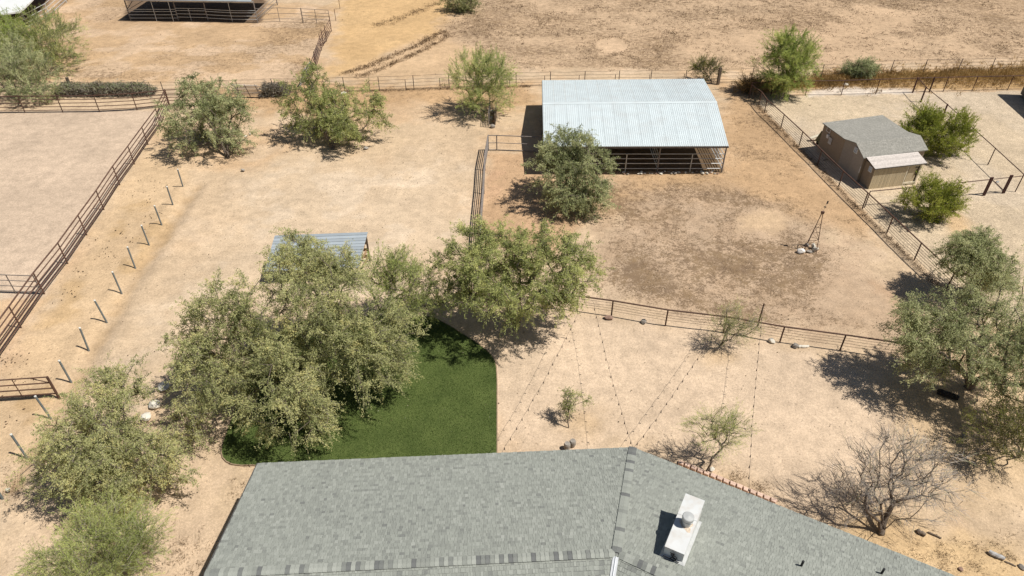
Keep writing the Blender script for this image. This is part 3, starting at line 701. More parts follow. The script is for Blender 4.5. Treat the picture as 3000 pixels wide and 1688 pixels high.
# ------------------------------------------------------------------ pole barn with a ribbed metal roof
FL, FR, BL, BR = np.array([2.29, 45.48, 2.40]), np.array([15.74, 45.56, 2.40]), np.array([2.64, 58.52, 2.40]), np.array([16.89, 58.86, 2.40])
ML, MR = np.array([2.43, 51.96, 3.0]), np.array([16.35, 52.25, 3.0])
barn = thing('pole_barn', 'open sided pole barn with a pale ribbed metal roof', 'barn', (9, 52, 0))
NP = 15
def ribbed(A, B, C_, D, t0, t1):
    """one roof sheet: eave A-B, top D-C, between fractions t0 and t1 along it, with raised ribs"""
    V = []; Fc = []; prof = [(0, 0)]
    for r_ in range(6):
        c = (r_+.5)/6
        prof += [(c-.028, 0), (c-.012, .022), (c+.012, .022), (c+.028, 0)]
    prof += [(1, 0)]
    for s_ in (0, 1):
        for x, h in prof:
            t = t0+(t1-t0)*x; p = (A+(B-A)*t) if s_ == 0 else (D+(C_-D)*t); V.append(p+np.array([0, 0, h+.02]))
    k = len(prof)
    for i in range(k-1): Fc.append((i, i+1, k+i+1, k+i))
    o = len(V); V += [v-np.array([0, 0, .02]) for v in V]
    for i in range(k-1): Fc.append((o+i, o+k+i, o+k+i+1, o+i+1))
    for i in range(k-1): Fc.append((o+i, o+i+1, i+1, i)); Fc.append((k+i, k+i+1, o+k+i+1, o+k+i))
    Fc += [(0, k, o+k, o), (k-1, o+k-1, o+2*k-1, 2*k-1)]
    return V, Fc
for i in range(NP):
    part('roof_sheet', barn, *ribbed(FL, FR, MR, ML, i/NP+.0004, (i+1)/NP-.0004), ROOFMETAL)
    part('roof_sheet', barn, *ribbed(ML, MR, BR, BL, i/NP+.0004, (i+1)/NP-.0004), ROOFMETAL)
up_ = np.array([0, 0, .066])
part('ridge_strip', barn, [ML+up_*.6+(0, -.2, -.02), MR+up_*.6+(0, -.2, -.02), MR+up_, ML+up_, MR+up_*.6+(0, .2, -.02), ML+up_*.6+(0, .2, -.02)], [(0, 1, 2, 3), (3, 2, 4, 5)], ROOFMETAL)
for A, B in ((FL, FR), (BL, BR)): part('purlin', barn, *box((A+B)/2-np.array([0, -.05*np.sign(52-A[1]), .085]), (np.linalg.norm(B-A)-.04, .05, .13), B-A), DULLPIPE)
for A, M_, B in ((FL, ML, BL), (FR, MR, BR)):
    for p, q in ((A, M_), (M_, B)):
        dd = q-p; part('rafter', barn, *box((p+q)/2-np.array([0, 0, .09]), (np.linalg.norm(dd)-.02, .05, .12), dd, np.cross((0, 0, 1), dd)), DULLPIPE)
cols = [4.2/1, 6.1, 10.95, 15.82]
gy_f, gy_b = 46.19, 58.1
PFX = [2.75, 6.2, 10.95, 15.82]
for x in PFX:
    for y in (gy_f, 52.1, gy_b):
        zt = 2.3+(.6 if y == 52.1 else 0)-.0
        part('post', barn, *tube([(x, y, -.2), (x, y, zt)], .055, 8), DULLPIPE)
for y, nm in ((gy_f, 0), (gy_b, 1)):
    for z in (.28, .70, 1.10, 1.48):
        part('rail', barn, *tube([(2.75, y, z), (15.82, y, z)], .032, 6), GALV)
for x in (8.53, 13.4, 4.5):
    part('upright', barn, *tube([(x, gy_f-.04, -.1), (x, gy_f-.04, 1.5)], .04, 6), GALV)
for x in (2.75, 15.82):
    for z in (.25, .6, .95, 1.3, 1.65): part('rail', barn, *tube([(x, gy_f, z), (x, gy_b, z)], .03, 6), GALV)
    for y in (48.2, 50.2, 54.1, 56.1): part('upright', barn, *tube([(x+.04, y, -.1), (x+.04, y, 1.7)], .03, 6), GALV)
for z in (.25, .6, .95, 1.3): part('rail', barn, *tube([(10.95, 46.3, z), (10.95, gy_b, z)], .03, 6), GALV)
wm = []
for i in range(44): wm.append(tube([(2.8+i*.297, gy_b-.05, 0), (2.8+i*.297, gy_b-.05, 1.6)], .008, 4, False))
for i in range(9): wm.append(tube([(2.8, gy_b-.05, .1+i*.18), (15.8, gy_b-.05, .1+i*.18)], .008, 4, False))
o = part('wire_mesh', barn, *join(*wm), GALV); o['kind'] = 'stuff'
rs = np.random.RandomState(41)
rm = [[mesh_from('rock', *rockmesh(s*10+j, *sz, 1 if j < 2 else 2), mt) for j, sz in enumerate(((.24, .16, .13), (.32, .2, .16), (.42, .26, .2)))] for s, mt in enumerate((ROCKPALE, ROCKGREY, ROCKPALE, ROCKRED))]
for i in range(44):
    x = rs.uniform(7.6, 16.1); y = gy_f-.22+rs.normal(0, .13)
    ci, zi = rs.randint(4), rs.choice(3, p=[.5, .35, .15])
    o = put('rock', rm[ci][zi], loc=(x, y, 0)); o.rotation_euler = (0, 0, rs.uniform(0, 6.28))
    third = 'left' if x < 10.4 else ('middle' if x < 13.2 else 'right')
    tag(o, ('small', 'medium', 'large')[zi]+' '+('pale', 'grey', 'pale', 'reddish')[ci]+' rock along the '+third+' part of the open barn front', 'rock', 'rocks along the barn front')

# ------------------------------------------------------------------ garden shed with a lean-to
P0, P0r = G(2530.5, 463, 2.0), G(2719.8, 438.8, 2.0)
P1, P1r = G(2508.2, 418.4, 2.6), G(2697.4, 397, 2.6)
P2, P2r = G(2474.2, 406.8, 2.42), G(2660.6, 386.4, 2.42)
P3, P3r = G(2410, 360, 2.28), G(2585.8, 337, 2.28)
shed = thing('garden_shed', 'tan wooden garden shed with a grey shingled roof and lean-to', 'shed', dn((P1+P1r)/2, 0))
tz = np.array([0, 0, .07])
for a, b_, c, d in ((P0, P0r, P1r, P1), (P1, P1r, P2r, P2), (P2, P2r, P3r, P3)):
    part('roof', shed, *hexa([a-tz, b_-tz, c-tz, d-tz], [a, b_, c, d]), SHEDROOF)
ux = unit(P0r-P0); vy = unit(dn(P3, 0)-dn(P0, 0))
il = lambda p, k=.12: dn(p, 0)+ux*k
def swall(name, pts, th, mt):
    """vertical wall: list of (ground point, height); thickness vector th"""
    bt = [dn(p, -.1) for p, h in pts]; tp = [dn(p, h) for p, h in pts]
    for i in range(len(pts)-1):
        part(name, shed, *hexa([bt[i], bt[i+1], bt[i+1]+th, bt[i]+th], [tp[i], tp[i+1], tp[i+1]+th, tp[i]+th]), mt)
q0, q1, q2, q3 = il(P0)+vy*.12, il(P1), il(P2), il(P3)-vy*.12
swall('side_wall', [(q0, 1.98), (q1, 2.52)], ux*.06, SHEDWALL2); swall('side_wall', [(q1, 2.52), (q2, 2.34)], ux*.06, SHEDWALL2); swall('rear_side_wall', [(q2-ux*.01, 2.34), (q3-ux*.01, 2.2)], ux*.06, SHEDWALL)
s0, s1, s2, s3 = il(P0r, -.12)+vy*.12, il(P1r, -.12), il(P2r, -.12), il(P3r, -.12)-vy*.12
swall('side_wall', [(s0, 1.98), (s1, 2.52), (s2, 2.34), (s3, 2.2)], -ux*.06, SHEDWALL)
swall('front_wall', [(q0+ux*.061, 1.92), (s0-ux*.061, 1.92)], vy*.06, SHEDWALL); swall('back_wall', [(q3+ux*.061, 2.2), (s3-ux*.061, 2.2)], -vy*.06, SHEDWALL)
# lean-to
LA, LB = G(2544, 553.9), G(2681, 537.8); lu = unit(LB-LA); lv = np.array([-lu[1], lu[0], 0]); LW = np.linalg.norm(LB-LA); LD = 1.05
nbd = 18; bw = (LW*.70)/nbd
for i in range(nbd):
    part('board', shed, *box(LA+lu*(bw*(i+.5))+lv*.03+(0, 0, .82), (bw-.012, .05+.008*(i % 2), 1.72), lu), SHEDBOARD)
part('lean_to_side', shed, *box(LA+lv*(LD/2+.06)+(0, 0, .85), (.05, LD, 1.78), lu), SHEDWALL)
part('lean_to_side', shed, *box(LB+lv*(LD/2+.06)+(0, 0, .85), (.05, LD, 1.78), lu), SHEDWALL)
dr0 = LA+lu*(LW*.70)
dw = LW*.30
dpan = part('door', shed, *box(dr0+lu*(dw*.47)+lv*.05+(0, 0, .78), (dw*.62, .03, 1.35), lu), SHEDBOARD)
for x in (.04, .94): part('door_frame', shed, *box(dr0+lu*(dw*x)+lv*.02+(0, 0, .82), (.10, .07, 1.70), lu), SHEDTRIM)
for z in (.12, 1.58): part('door_frame', shed, *box(dr0+lu*(dw*.49)+lv*.018+(0, 0, z), (dw*.80, .06, .16), lu), SHEDTRIM)
part('latch', dpan, *box(dr0+lu*(dw*.72)+lv*-.0+(0, 0, .95), (.04, .05, .45), lu), BLACK)
part('hinge', dpan, *box(dr0+lu*(dw*.66)+lv*.0+(0, 0, 1.35), (.22, .03, .05), lu), BLACK)
lt = [LA-lu*.16-lv*.14, LB+lu*.20-lv*.14, LB+lu*.20+lv*LD, LA-lu*.16+lv*LD]
ltz = [1.70, 1.70, 2.02, 2.02]
nc = 11
part('lean_to_roof', shed, *hexa([dn(p, z-.07) for p, z in zip(lt, ltz)], [dn(p, z-.01) for p, z in zip(lt, ltz)]), DARKEDGE)
for i in range(nc):
    f0, f1 = i/nc, (i+1.08)/nc
    if f1 > 1: f1 = 1
    A = [dn(inset(lt[0], lt[3], f0), 1.70+.32*f0+.018), dn(inset(lt[1], lt[2], f0), 1.70+.32*f0+.018), dn(inset(lt[1], lt[2], f1), 1.70+.32*f1+.004), dn(inset(lt[0], lt[3], f1), 1.70+.32*f1+.004)]
    part('shingle_course', shed, *hexa([p-np.array([0, 0, .012 if j < 2 else .004]) for j, p in enumerate(A)], A), PINKROOF)
def wall_window(c, wd, hg, along, out, grid=2):
    f = part('window', shed, *box(c+out*.03, (wd, .05, hg), along), WHITETRIM)
    for i in range(grid):
        for j in range(grid):
            part('pane', f, *box(c+out*.06+along*((i-(grid-1)/2)*wd*.44)+np.array([0, 0, (j-(grid-1)/2)*hg*.44]), (wd*.36, .012, hg*.36), along), GLASSW)
wall_window(dn(inset(q1, q0, .12), 2.05), .40, .42, vy, -ux)
wall_window(dn(LA+lv*.42, 1.38), .36, .42, lv, -lu)
vt = dn(inset(q2, q3, .55), 1.45)
vf = part('vent', shed, *box(vt-ux*.04, (.45, .05, .55), vy), SHEDWALL)
for i in range(6): part('louvre', vf, *box(vt-ux*.075+np.array([0, 0, -.21+i*.085]), (.38, .02, .05), vy), WHITETRIM)
part('meter_box', shed, *box(dn(inset(q2, q3, .68), 1.65)-ux*.08, (.22, .14, .26), vy), WHITETRIM)
part('corner_flashing', shed, *box(dn(inset(q0, q1, -.02), 1.0)-ux*.03, (.06, .03, .5), vy), WHITETRIM)
ac = dn(inset(q2, q3, .72), 2.12)-ux*.10
part('hanging_frame', shed, *join(box(ac-vy*.22, (.03, .03, .34), vy), box(ac+vy*.22, (.03, .03, .34), vy), box(ac+(0, 0, .17), (.46, .03, .03), vy), box(ac-(0, 0, .17), (.46, .03, .03), vy)), WHITETRIM)
bd = G(2401, 425); 
tarp = thing('leaning_wheelbarrow', 'olive wheelbarrow tipped up against the brown back of the shed', 'wheelbarrow', bd)
wb = bd+vy*.1
ww = np.array([-.35, 0, 1.0]); ww = unit(ww); uu = vy
part('tray', tarp, *hexa([wb+(-.05, 0, .12)-vy*.25, wb+(-.05, 0, .12)+vy*.25, wb+(.30, 0, .9)+vy*.36, wb+(.30, 0, .9)-vy*.36], [wb+(-.22, 0, .2)-vy*.33, wb+(-.22, 0, .2)+vy*.33, wb+(.18, 0, 1.02)+vy*.42, wb+(.18, 0, 1.02)-vy*.42]), TARP)
for s_ in (-1, 1): part('handle', tarp, *tube([wb+(.0, 0, .1)+vy*.18*s_, wb+(.40, 0, 1.35)+vy*.28*s_], .022, 6), WOOD)
part('wheel', tarp, *tube([wb+(-.1, 0, .16)-vy*.05, wb+(-.1, 0, .16)+vy*.05], .17, 14), RUBBER)
tb = thing('plank', 'short pale plank lying by the back corner of the shed', 'plank', G(2385, 412)); part('plank_board', tb, *box(G(2385, 412)+(0, 0, .35), (.9, .3, .06), (1, .1, .35), (-.1, 1, 0)), SHEDTRIM)

# ------------------------------------------------------------------ small lean-to shelter beside the big tree
ls = thing('run_in_shelter', 'small wooden animal shelter with a sloping blue grey metal roof', 'shelter', (-11.4, 33.8, 0))
tl, tr = np.array([-14.17, 34.23, 2.1]), np.array([-8.68, 34.61, 2.1]); bl, br = np.array([-14.45, 32.15, .95]), np.array([-9.02, 32.55, .95])
for i in range(12):
    f0, f1 = i/12, min(1, (i+1.06)/12)
    A = [inset(bl, tl, f0), inset(br, tr, f0), inset(br, tr, f1), inset(bl, tl, f1)]
    up0 = np.array([0, 0, .028])
    part('roof_strip', ls, *hexa([p-(0, 0, .02) for p in A], [A[0]+up0, A[1]+up0, A[2], A[3]]), BLUEMETAL)
for p in (tl, tr):
    g = p+np.array([.12 if p is tl else -.12, -.1, 0]); part('post', ls, *box(dn(g, .98), (.10, .10, 2.1)), OLDWOOD)
for p in (bl, br):
    g = p+np.array([.12 if p is bl else -.12, .12, 0]); part('post', ls, *box(dn(g, .42), (.10, .10, .98)), OLDWOOD)
for i in range(3):
    z = .35+i*.5; part('back_board', ls, *box((tl+tr)/2*np.array([1, 1, 0])+(0, -.03, z), (5.3, .03, .22), tr-tl), WOOD)
    part('side_board', ls, *box(((tr+br)/2)*np.array([1, 1, 0])+(-.10, .45, z), (.9-.2*i, .03, .20), br*np.array([1, 1, 0])-tr*np.array([1, 1, 0])), WOOD)

# ------------------------------------------------------------------ fences
POSTM = {}
def post_mesh(r, h, mt, n=7):
    k = (r, round(h, 2), mt.name)
    if k not in POSTM:
        v, f = tube([(0, 0, -.25), (0, 0, h)], r, n); POSTM[k] = mesh_from('post', v, f, mt)
    return POSTM[k]
def fence(name, label, pts, h, pr=.035, rails=(), wires=(), mt=RUST, wmt=None, wr=.009, thick=(), sag=.02, group=None, cat='fence', skip=(), rname='rail', ph=None):
    """pts: ground points of the posts; rails (z, r) and wires z run the whole length"""
    P = [np.asarray(p, float) if len(p) == 3 else G(*p) for p in pts]
    t = thing(name, label, cat, P[0], group)
    for i, p in enumerate(P):
        if i in skip: continue
        put('post', post_mesh(pr*(1.9 if i in thick else 1), (ph or h)+(.06 if i in thick else 0), mt), t, loc=p)
    rs_ = np.random.RandomState(abs(hash(label)) % 1000 if False else len(label)*7)
    off = np.array([0, 0, 1.])
    for z, r_ in rails:
        pl = [p+off*(z+rs_.normal(0, .008)) for p in P]; part(rname, t, *tube(pl, r_, 6), mt)
    for z in wires:
        pl = []
        for i, p in enumerate(P):
            pl.append(p+off*(z+rs_.normal(0, .008)))
            if i < len(P)-1: pl.append((p+P[i+1])/2+off*(z-abs(rs_.normal(0, sag))))
        part('wire', t, *tube(pl, wr, 4), wmt or WIRE)
    return t
def along(a, b_, n): return [a+(b_-a)*i/n for i in range(n+1)]
def spaced(a, b_, s):
    n = max(1, int(round(np.linalg.norm(b_-a)/s))); return along(a, b_, n)
PIPE5 = [(1.5, .045), (1.16, .034), (.84, .034), (.52, .034), (.2, .034)]
aN = [G(-280, 337), G(-150, 334), G(-38, 332), G(73.8, 330), G(184.4, 329), G(292, 328), G(401.8, 322.2), G(497, 311.5), G(610, 309)]
fence('pipe_fence', 'rusty five rail pipe fence along the far end of the pink arena', aN, 1.5, .04, PIPE5, mt=RUST, thick=(7,))
aE = [G(497, 311.5), G(471.7, 368.8), G(433, 423), G(394, 481), G(351, 541.5), G(304.7, 614.4), G(254, 688), G(198, 771.6), G(130, 861), G(62, 960), G(-18, 1075), G(-110, 1205)]
fence('pipe_fence', 'long rusty pipe fence running down the right side of the pink arena', aE, 1.5, .04, PIPE5, mt=RUST)
aI = [G(-190, 851), G(-70, 855), G(46.6, 859), G(125, 862)]
fence('pipe_fence', 'grey rail cross fence dividing the arena at the left edge', aI, 1.32, .03, [(1.32, .03), (.92, .025), (.52, .025), (.15, .025)], mt=DULLPIPE)
gp = thing('pipe_gate', 'rusty pipe gate end standing near the bottom of the grey post row', 'gate', G(173, 1165))
ga, gb = G(173, 1165), G(-160, 1188)
for k_, p in enumerate((ga, gb)): put('post', post_mesh(.06 if k_ == 0 else .045, 1.42, RUST), gp, loc=p)
for z in (1.40, 1.02, .66, .30): part('rail', gp, *tube([ga+(0, 0, z), gb+(0, 0, z)], .035, 6), RUST)
gd = unit(gb-ga)
part('brace', gp, *tube([ga+(0, 0, 1.0)+gd*.0, ga+gd*.75+(0, 0, 1.38)], .025, 6), RUST)
for x in (1.6, 3.2): part('upright', gp, *tube([ga+gd*x+(0, 0, .28), ga+gd*x+(0, 0, 1.42)], .022, 6), RUST)

# far boundary wire fence: main stakes with shorter ones between
far_px = [(-250, 292), (-100, 289), (60, 287), (175, 284), (300, 283), (397, 282), (483, 281), (590, 279), (700, 276), (802, 272), (904, 270), (1010, 268), (1112, 266), (1213, 262), (1316, 257), (1413, 255), (1512, 253), (1612, 251), (1712, 249.5), (1812, 248), (1905, 247), (2006, 246), (2103, 244), (2200, 240), (2300, 234), (2404, 229), (2505, 222), (2607, 216), (2703, 214), (2805, 212), (2900, 210), (3010, 207), (3130, 204)]
fence('wire_fence', 'long thin wire fence on stakes across the far boundary', far_px, 1.35, .034, wires=(1.33, 1.0, .68, .36, .12), mt=DARKPIPE, wmt=DARKPIPE, wr=.013, sag=.03)
sh_px = [(1085, 268), (1190, 264), (1290, 259), (1390, 256), (1493, 254.5), (1595, 252), (1695, 251), (1800, 249), (1900, 248), (2000, 247)]
for q, p in enumerate(sh_px):
    o = put('short_stake', post_mesh(.030, 1.05, DARKPIPE), None, loc=G(*p)+(0, -.12, 0)); tag(o, ('first', 'second', 'third', 'fourth', 'fifth', 'sixth', 'seventh', 'eighth', 'ninth', 'tenth')[q]+' short stake from the left along the far wire fence', 'stake', 'short stakes along the far wire fence')
def tie(px, py, h, label, lean=0.):
    o = put('timber_post', mesh_from('timber_post', *box((0, 0, h/2-.15), (.24, .20, h+.3)), OLDWOOD), None, loc=G(px, py)); o.rotation_euler = (lean, lean*.6, .3); tag(o, label, 'post')
tie(211, 268, 1.35, 'thick old timber post at the left end of the dry brush hedge', .03)
tie(547, 271, 1.15, 'short leaning timber post between the brush hedge and the leafy tree', .12)
tie(2103, 247, 1.6, 'tall weathered timber post in the far fence behind the barn', -.02)

# compound on the right: north, west, south and east sides
cN = [G(2194, 285), G(2258, 281), G(2359, 279.5), G(2464, 277.6), G(2565, 274.8), G(2673.5, 270.6), G(2722, 269.5), G(2763, 268), G(2848, 266), G(2951, 264), G(3060, 261), G(3160, 259)]
fence('compound_fence', 'dark red pipe and wire fence in front of the dry grass bank', cN, 1.36, .036, [(1.36, .036)], (1.05, .8, .55, .3), mt=REDPIPE, thick=(5, 6), wr=.007)
cW = [G(2194, 287), G(2223, 308.6), G(2238.7, 331), G(2287, 376.6), G(2340.5, 428), G(2395, 483), G(2457, 545.4), G(2526, 611.7), G(2598, 682.3), G(2678.6, 760.8), G(2772, 850), G(2880, 952)]
fence('compound_fence', 'long brown pipe and wire fence with a meshed shadow beside the shed', cW, 1.24, .042, [(1.24, .045)], (1.05, .88, .71, .54, .36, .18), mt=RUST, wmt=WIRE, wr=.012)
cS = [G(2533, 607), G(2647, 596), G(2777, 583), G(2882, 571.5)]
fence('compound_fence', 'single rail dark pipe fence between the shed and the green bush', cS, 1.25, .036, [(1.25, .036)], mt=REDPIPE)
gt = thing('gate_frame', 'dark red double post gateway at the right edge of the gravel', 'gate', G(2882, 571.5))
for p in (G(2880, 571.8), G(2884.5, 571.2), G(2936.8, 565.3), G(2941.2, 564.8)): put('post', post_mesh(.065, 1.42, REDPIPE), gt, loc=p)
part('rail', gt, *tube([G(2882, 571.5)+(0, 0, 1.25), G(2974.5, 561)+(0, 0, 1.25)], .03, 6), REDPIPE)
part('brace', gt, *tube([G(2884, 571)+(0, 0, 1.25), G(2937, 565)+(0, 0, .2)], .025, 6), REDPIPE)
part('latch', gt, *box(G(2905, 568)+(0, 0, .95), (.22, .08, .12), (1, .2, 0)), GALV)
e0, e1 = G(2673.5, 270.6), G(2974.5, 561)
ce = [e0, G(2697, 299)]+[e0+(e1-e0)*f for f in (.335, .44, .60, .78, 1.0)]
fence('compound_fence', 'dark pipe fence on the right side of the gravel compound', ce, 1.38, .036, [(1.38, .034)], mt=REDPIPE, thick=(1, 2))

# house yard fence and the pen beside the barn
yF = [G(1404, 893), G(1500, 897), G(1600, 904), G(1690, 912), G(1791, 926), G(1949, 954), G(2119, 974), G(2284, 1003.5), G(2460, 1028), G(2656, 1057), G(2800, 1084)]
fence('yard_fence', 'brown pipe and wire fence crossing the middle of the dirt yard', yF, 1.1, .042, [(1.1, .046)], (.92, .74, .56, .38), mt=RUST, wr=.008)
pW = [G(1431, 441), G(1421, 499), G(1418, 567), G(1412, 645), G(1408, 722), G(1405, 808), G(1404, 890)]
fence('pen_fence', 'grey pipe fence seen edge on, left of the barn pen', pW, 1.3, .045, [(1.3, .05), (1.06, .03), (.82, .03), (.58, .03), (.34, .03)], mt=DULLPIPE, wr=.008)
pN = [G(1431, 441), G(1455.6, 440.5), G(1592, 446)]
fence('pen_fence', 'grey pipe panel joining the pen corner to the barn', pN, 1.28, .045, [(1.28, .04), (.65, .03), (.05, .035)], mt=DULLPIPE)
ep = put('extension_pole', post_mesh(.04, 1.3, RUST), None, loc=G(2211, 990)+(0, .06, 1.0)); tag(ep, 'tall brown pole rising above the yard fence top rail', 'pole')

# gate panel, planks and stones under the green tree by the barn
pg = thing('panel_gate', 'narrow pipe panel standing edge on below the sparse green tree', 'gate', G(1432, 372))
A_, B_ = G(1432, 373), G(1436, 322)
for p in (A_, (A_+B_)/2, B_): put('post', post_mesh(.035, 1.25, DULLPIPE), pg, loc=p)
for z in (1.25, 1.0, .75, .5, .25): part('rail', pg, *tube([A_+(0, 0, z), B_+(0, 0, z)], .025, 6), DULLPIPE)
pk = thing('plank', 'weathered board standing beside the narrow pipe panel', 'plank', G(1452, 370)); part('plank_board', pk, *box(G(1452, 345)+(0, 0, .4), (.10, 3.0, .9), (1, 0, 0), (0.02, 1, 0)), OLDWOOD)
o = put('timber_beam', mesh_from('timber_beam', *box((0, 0, .12), (.22, 1.7, .25)), WOOD), None, loc=G(1447, 349)); tag(o, 'pale timber beam lying beside the narrow pipe panel', 'beam')
for q, (px, py, mt, lb) in enumerate(((1443, 331, ROCKPALE, 'white block behind the pipe panel under the sparse green tree'), (1442, 350, ROCKPALE, 'pale block in the middle beside the pipe panel and board'), (1443, 374, ROCKGREY, 'grey brown boulder at the near end of the pipe panel'))):
    o = put('rock', mesh_from('rock', *rockmesh(60+q, .45, .45, .4), mt), None, loc=G(px, py)); tag(o, lb, 'rock')
ss = thing('stake_frame', 'thin green stake with a small wire frame left of the barn', 'stake', G(1494, 324))
part('stake', ss, *tube([G(1494, 324)+(0, 0, -.1), G(1494, 324)+(0, 0, 1.0)], .03, 6), GREENBARK)
part('frame_bar', ss, *tube([G(1494, 324)+(0, 0, .95), G(1481, 324)+(0, 0, .95)], .02, 6), GREENBARK); part('frame_bar', ss, *tube([G(1494, 324)+(0, 0, .75), G(1481, 324)+(0, 0, .75)], .015, 6), GREENBARK)

# ------------------------------------------------------------------ shelters and pens at the top left
def corral_roof(name, label, c4, z4, mt, thick=.08):
    t = thing(name, label, 'shelter', dn(sum(c4)/len(c4), 0)); return t
S = thing('stock_shelter', 'long open horse shelter with grey posts and pipe pens', 'shelter', (-38, 86, 0))
yb = [83.9, 84.1, 84.1, 83.5]; fx = [-45.65, -38.9, -34.9, -30.2]
fp = [G(383.6, 60), G(523, 60), G(610, 61), G(755, 66.6)]
hz = 2.45
for i, p in enumerate(fp):
    put('post', post_mesh(.075, hz, DULLPIPE), S, loc=p); put('post', post_mesh(.07, hz+.5, DULLPIPE), S, loc=p+np.array([.3, 7.5, 0]))
for i in range(9):
    x0 = fp[0]+(fp[3]-fp[0])*(i/9); x1 = fp[0]+(fp[3]-fp[0])*((i+1)/9)
    A = [x0+np.array([-.2, -.35, hz+.05]), x1+np.array([-.21, -.35, hz+.05]), x1+np.array([.1, 7.9, hz+.6]), x0+np.array([.11, 7.9, hz+.6])]
    part('roof_sheet', S, *hexa([p-(0, 0, .05) for p in A], A), BLUEMETAL)
part('eave_beam', S, *box((fp[0]+fp[3])/2+(0, -.1, hz-.08), (np.linalg.norm(fp[3]-fp[0]), .08, .16), fp[3]-fp[0]), GALV)
for z in (.30, .68, 1.06, 1.42 if False else 1.30):
    part('rail', S, *tube([fp[0]+(0, -.08, z), fp[1]+(0, -.08, z)], .035, 6), GALV)
    part('rail', S, *tube([fp[1]+(0, -.08, z+.12), fp[2]+(0, -.08, z+.10)], .035, 6), GALV)
    part('rail', S, *tube([fp[2]+(0, -.08, z+.05), (fp[2]+fp[3])/2+(0, -.08, z), fp[3]+(0, -.08, z+.08)], .035, 6), GALV)
for f, hh in ((.22, 2.35), (.36, 2.4)): part('upright', S, *tube([fp[0]+(fp[3]-fp[0])*(f*.95)+(0, -.1, 0), fp[0]+(fp[3]-fp[0])*(f*.95)+(0, -.1, hh)], .035, 6), GALV)
part('upright', S, *tube([inset(fp[1], fp[2], .45)+(0, -.1, 0), inset(fp[1], fp[2], .45)+(0, -.1, 1.4)], .03, 6), GALV)
part('upright', S, *tube([inset(fp[2], fp[3], .5)+(0, -.1, 0), inset(fp[2], fp[3], .5)+(0, -.1, 2.4)], .03, 6), GALV)
part('brace', S, *tube([fp[0]+(0, .1, 1.3), fp[0]+(.2, 3.2, 2.4)], .04, 6), DULLPIPE)
for z in (.4, .8, 1.2): part('rail', S, *tube([fp[0]+(0, 0, z), fp[0]+(.3, 7.5, z)], .03, 6), DULLPIPE); part('rail', S, *tube([fp[3]+(0, 0, z), fp[3]+(.3, 7.5, z)], .03, 6), DULLPIPE)
fence('pipe_fence', 'thin rail fence running right from the long horse shelter', [G(755, 66.6), G(820, 63.5), G(887, 65.3)], 1.6, .03, [(1.58, .028), (.95, .024), (.35, .024)], mt=DULLPIPE)
tg = thing('pipe_gate', 'thin pipe gate at the corner of the horse pen', 'gate', G(887, 65.3)); A_, B_ = G(889, 65.5), G(967, 68.5)
for p, h_ in ((A_, 1.65), ((A_+B_)/2, 1.5), (B_, 1.5)): put('upright', post_mesh(.03, h_, DULLPIPE), tg, loc=p)
for z in (1.55, 1.15, .8, .4): part('rail', tg, *tube([A_+(0, 0, z), B_+(0, 0, z-.05)], .026, 6), DULLPIPE)
zz_ = [(971.4, 92.5), (957, 122), (948, 134), (942, 148), (927, 202), (916, 223), (900, 248)]
fence('panel_fence', 'jumbled dark pipe panels running down the side of the horse pen', zz_, 1.5, .035, [(1.35, .03), (1.05, .028), (.75, .028), (.45, .028), (.18, .028)], mt=REDPIPE, ph=1.75)
lp = thing('loose_fence_panel', 'pale grey pipe panel leaning at the end of the jumbled panels', 'fence panel', G(900, 245))
A_, B_ = G(916, 226), G(896, 256)
for k_ in range(6): part('rail', lp, *tube([A_+np.array([-.16*k_*.6, 0, 1.5-.26*k_]), B_+np.array([-.1-.16*k_*.6, 0, 1.4-.25*k_])], .035, 6), GALV)
for f in (.0, .5, 1.): part('upright', lp, *tube([inset(A_, B_, f)+(0, 0, 1.5), inset(A_, B_, f)+(-.5, 0, .05)], .03, 6), GALV)
for q, (px, py) in enumerate(((984, 60), (996, 25), (1004, -4))):
    o = put('short_stake', post_mesh(.03, 1.3, REDPIPE), None, loc=G(px, py)); tag(o, ('nearest', 'middle', 'farthest')[q]+' of the dark stakes leading up past the horse pen gate', 'stake', 'stakes beside the horse pen gate')
# stack of old panels against the far fence
sp = thing('panel_stack', 'stack of old grey pipe panels leaning on the far fence', 'panels', G(760, 285))
A_, B_ = G(690, 283), G(765, 284)
for k_ in range(9): part('rail', sp, *tube([A_+np.array([.1*(k_ % 3), -.35+.05*k_, 1.25-.14*k_]), B_+np.array([.15*(k_ % 2), -.3+.05*k_, 1.2-.135*k_])], .032, 6), DULLPIPE if k_ % 3 else GALV)
for f in (.1, .5, .9): part('upright', sp, *tube([inset(A_, B_, f)+(0, -.3, 1.3), inset(A_, B_, f)+(.25, -.1, 0)], .03, 6), DULLPIPE)

W = thing('white_roof_shelter', 'white roofed stock shelter at the top left corner', 'shelter', (-60, 88, 0))
zr_ = 2.9
ro = [G(-260, 75, zr_), G(0, 41.4, zr_), G(56, 34, zr_), G(70, 24, zr_), G(96, -2, zr_), G(140, -70, zr_), G(-300, -70, zr_)]
ctr = sum(ro)/len(ro)
k = len(ro)
part('roof_sheet', W, ro+[p-(0, 0, .16) for p in ro], [tuple(range(k)), tuple(range(2*k-1, k-1, -1))]+[(i, k+i, k+(i+1) % k, (i+1) % k) for i in range(k)], WHITEROOF)
wp = [G(0, 103), G(62, 99), G(147, 51.8), G(195, 8), G(240, -40)]
for p in wp: put('post', post_mesh(.06, 1.62, GALV), W, loc=p)
for p in (G(72, 58), G(-120, 98), G(150, -30)): put('roof_post', post_mesh(.09, 2.8, GALV), W, loc=p)
for z in (1.6, 1.15, .7, .3): part('rail', W, *tube([p+np.array([0, 0, z]) for p in [G(-150, 105)]+wp], .035, 6), GALV)

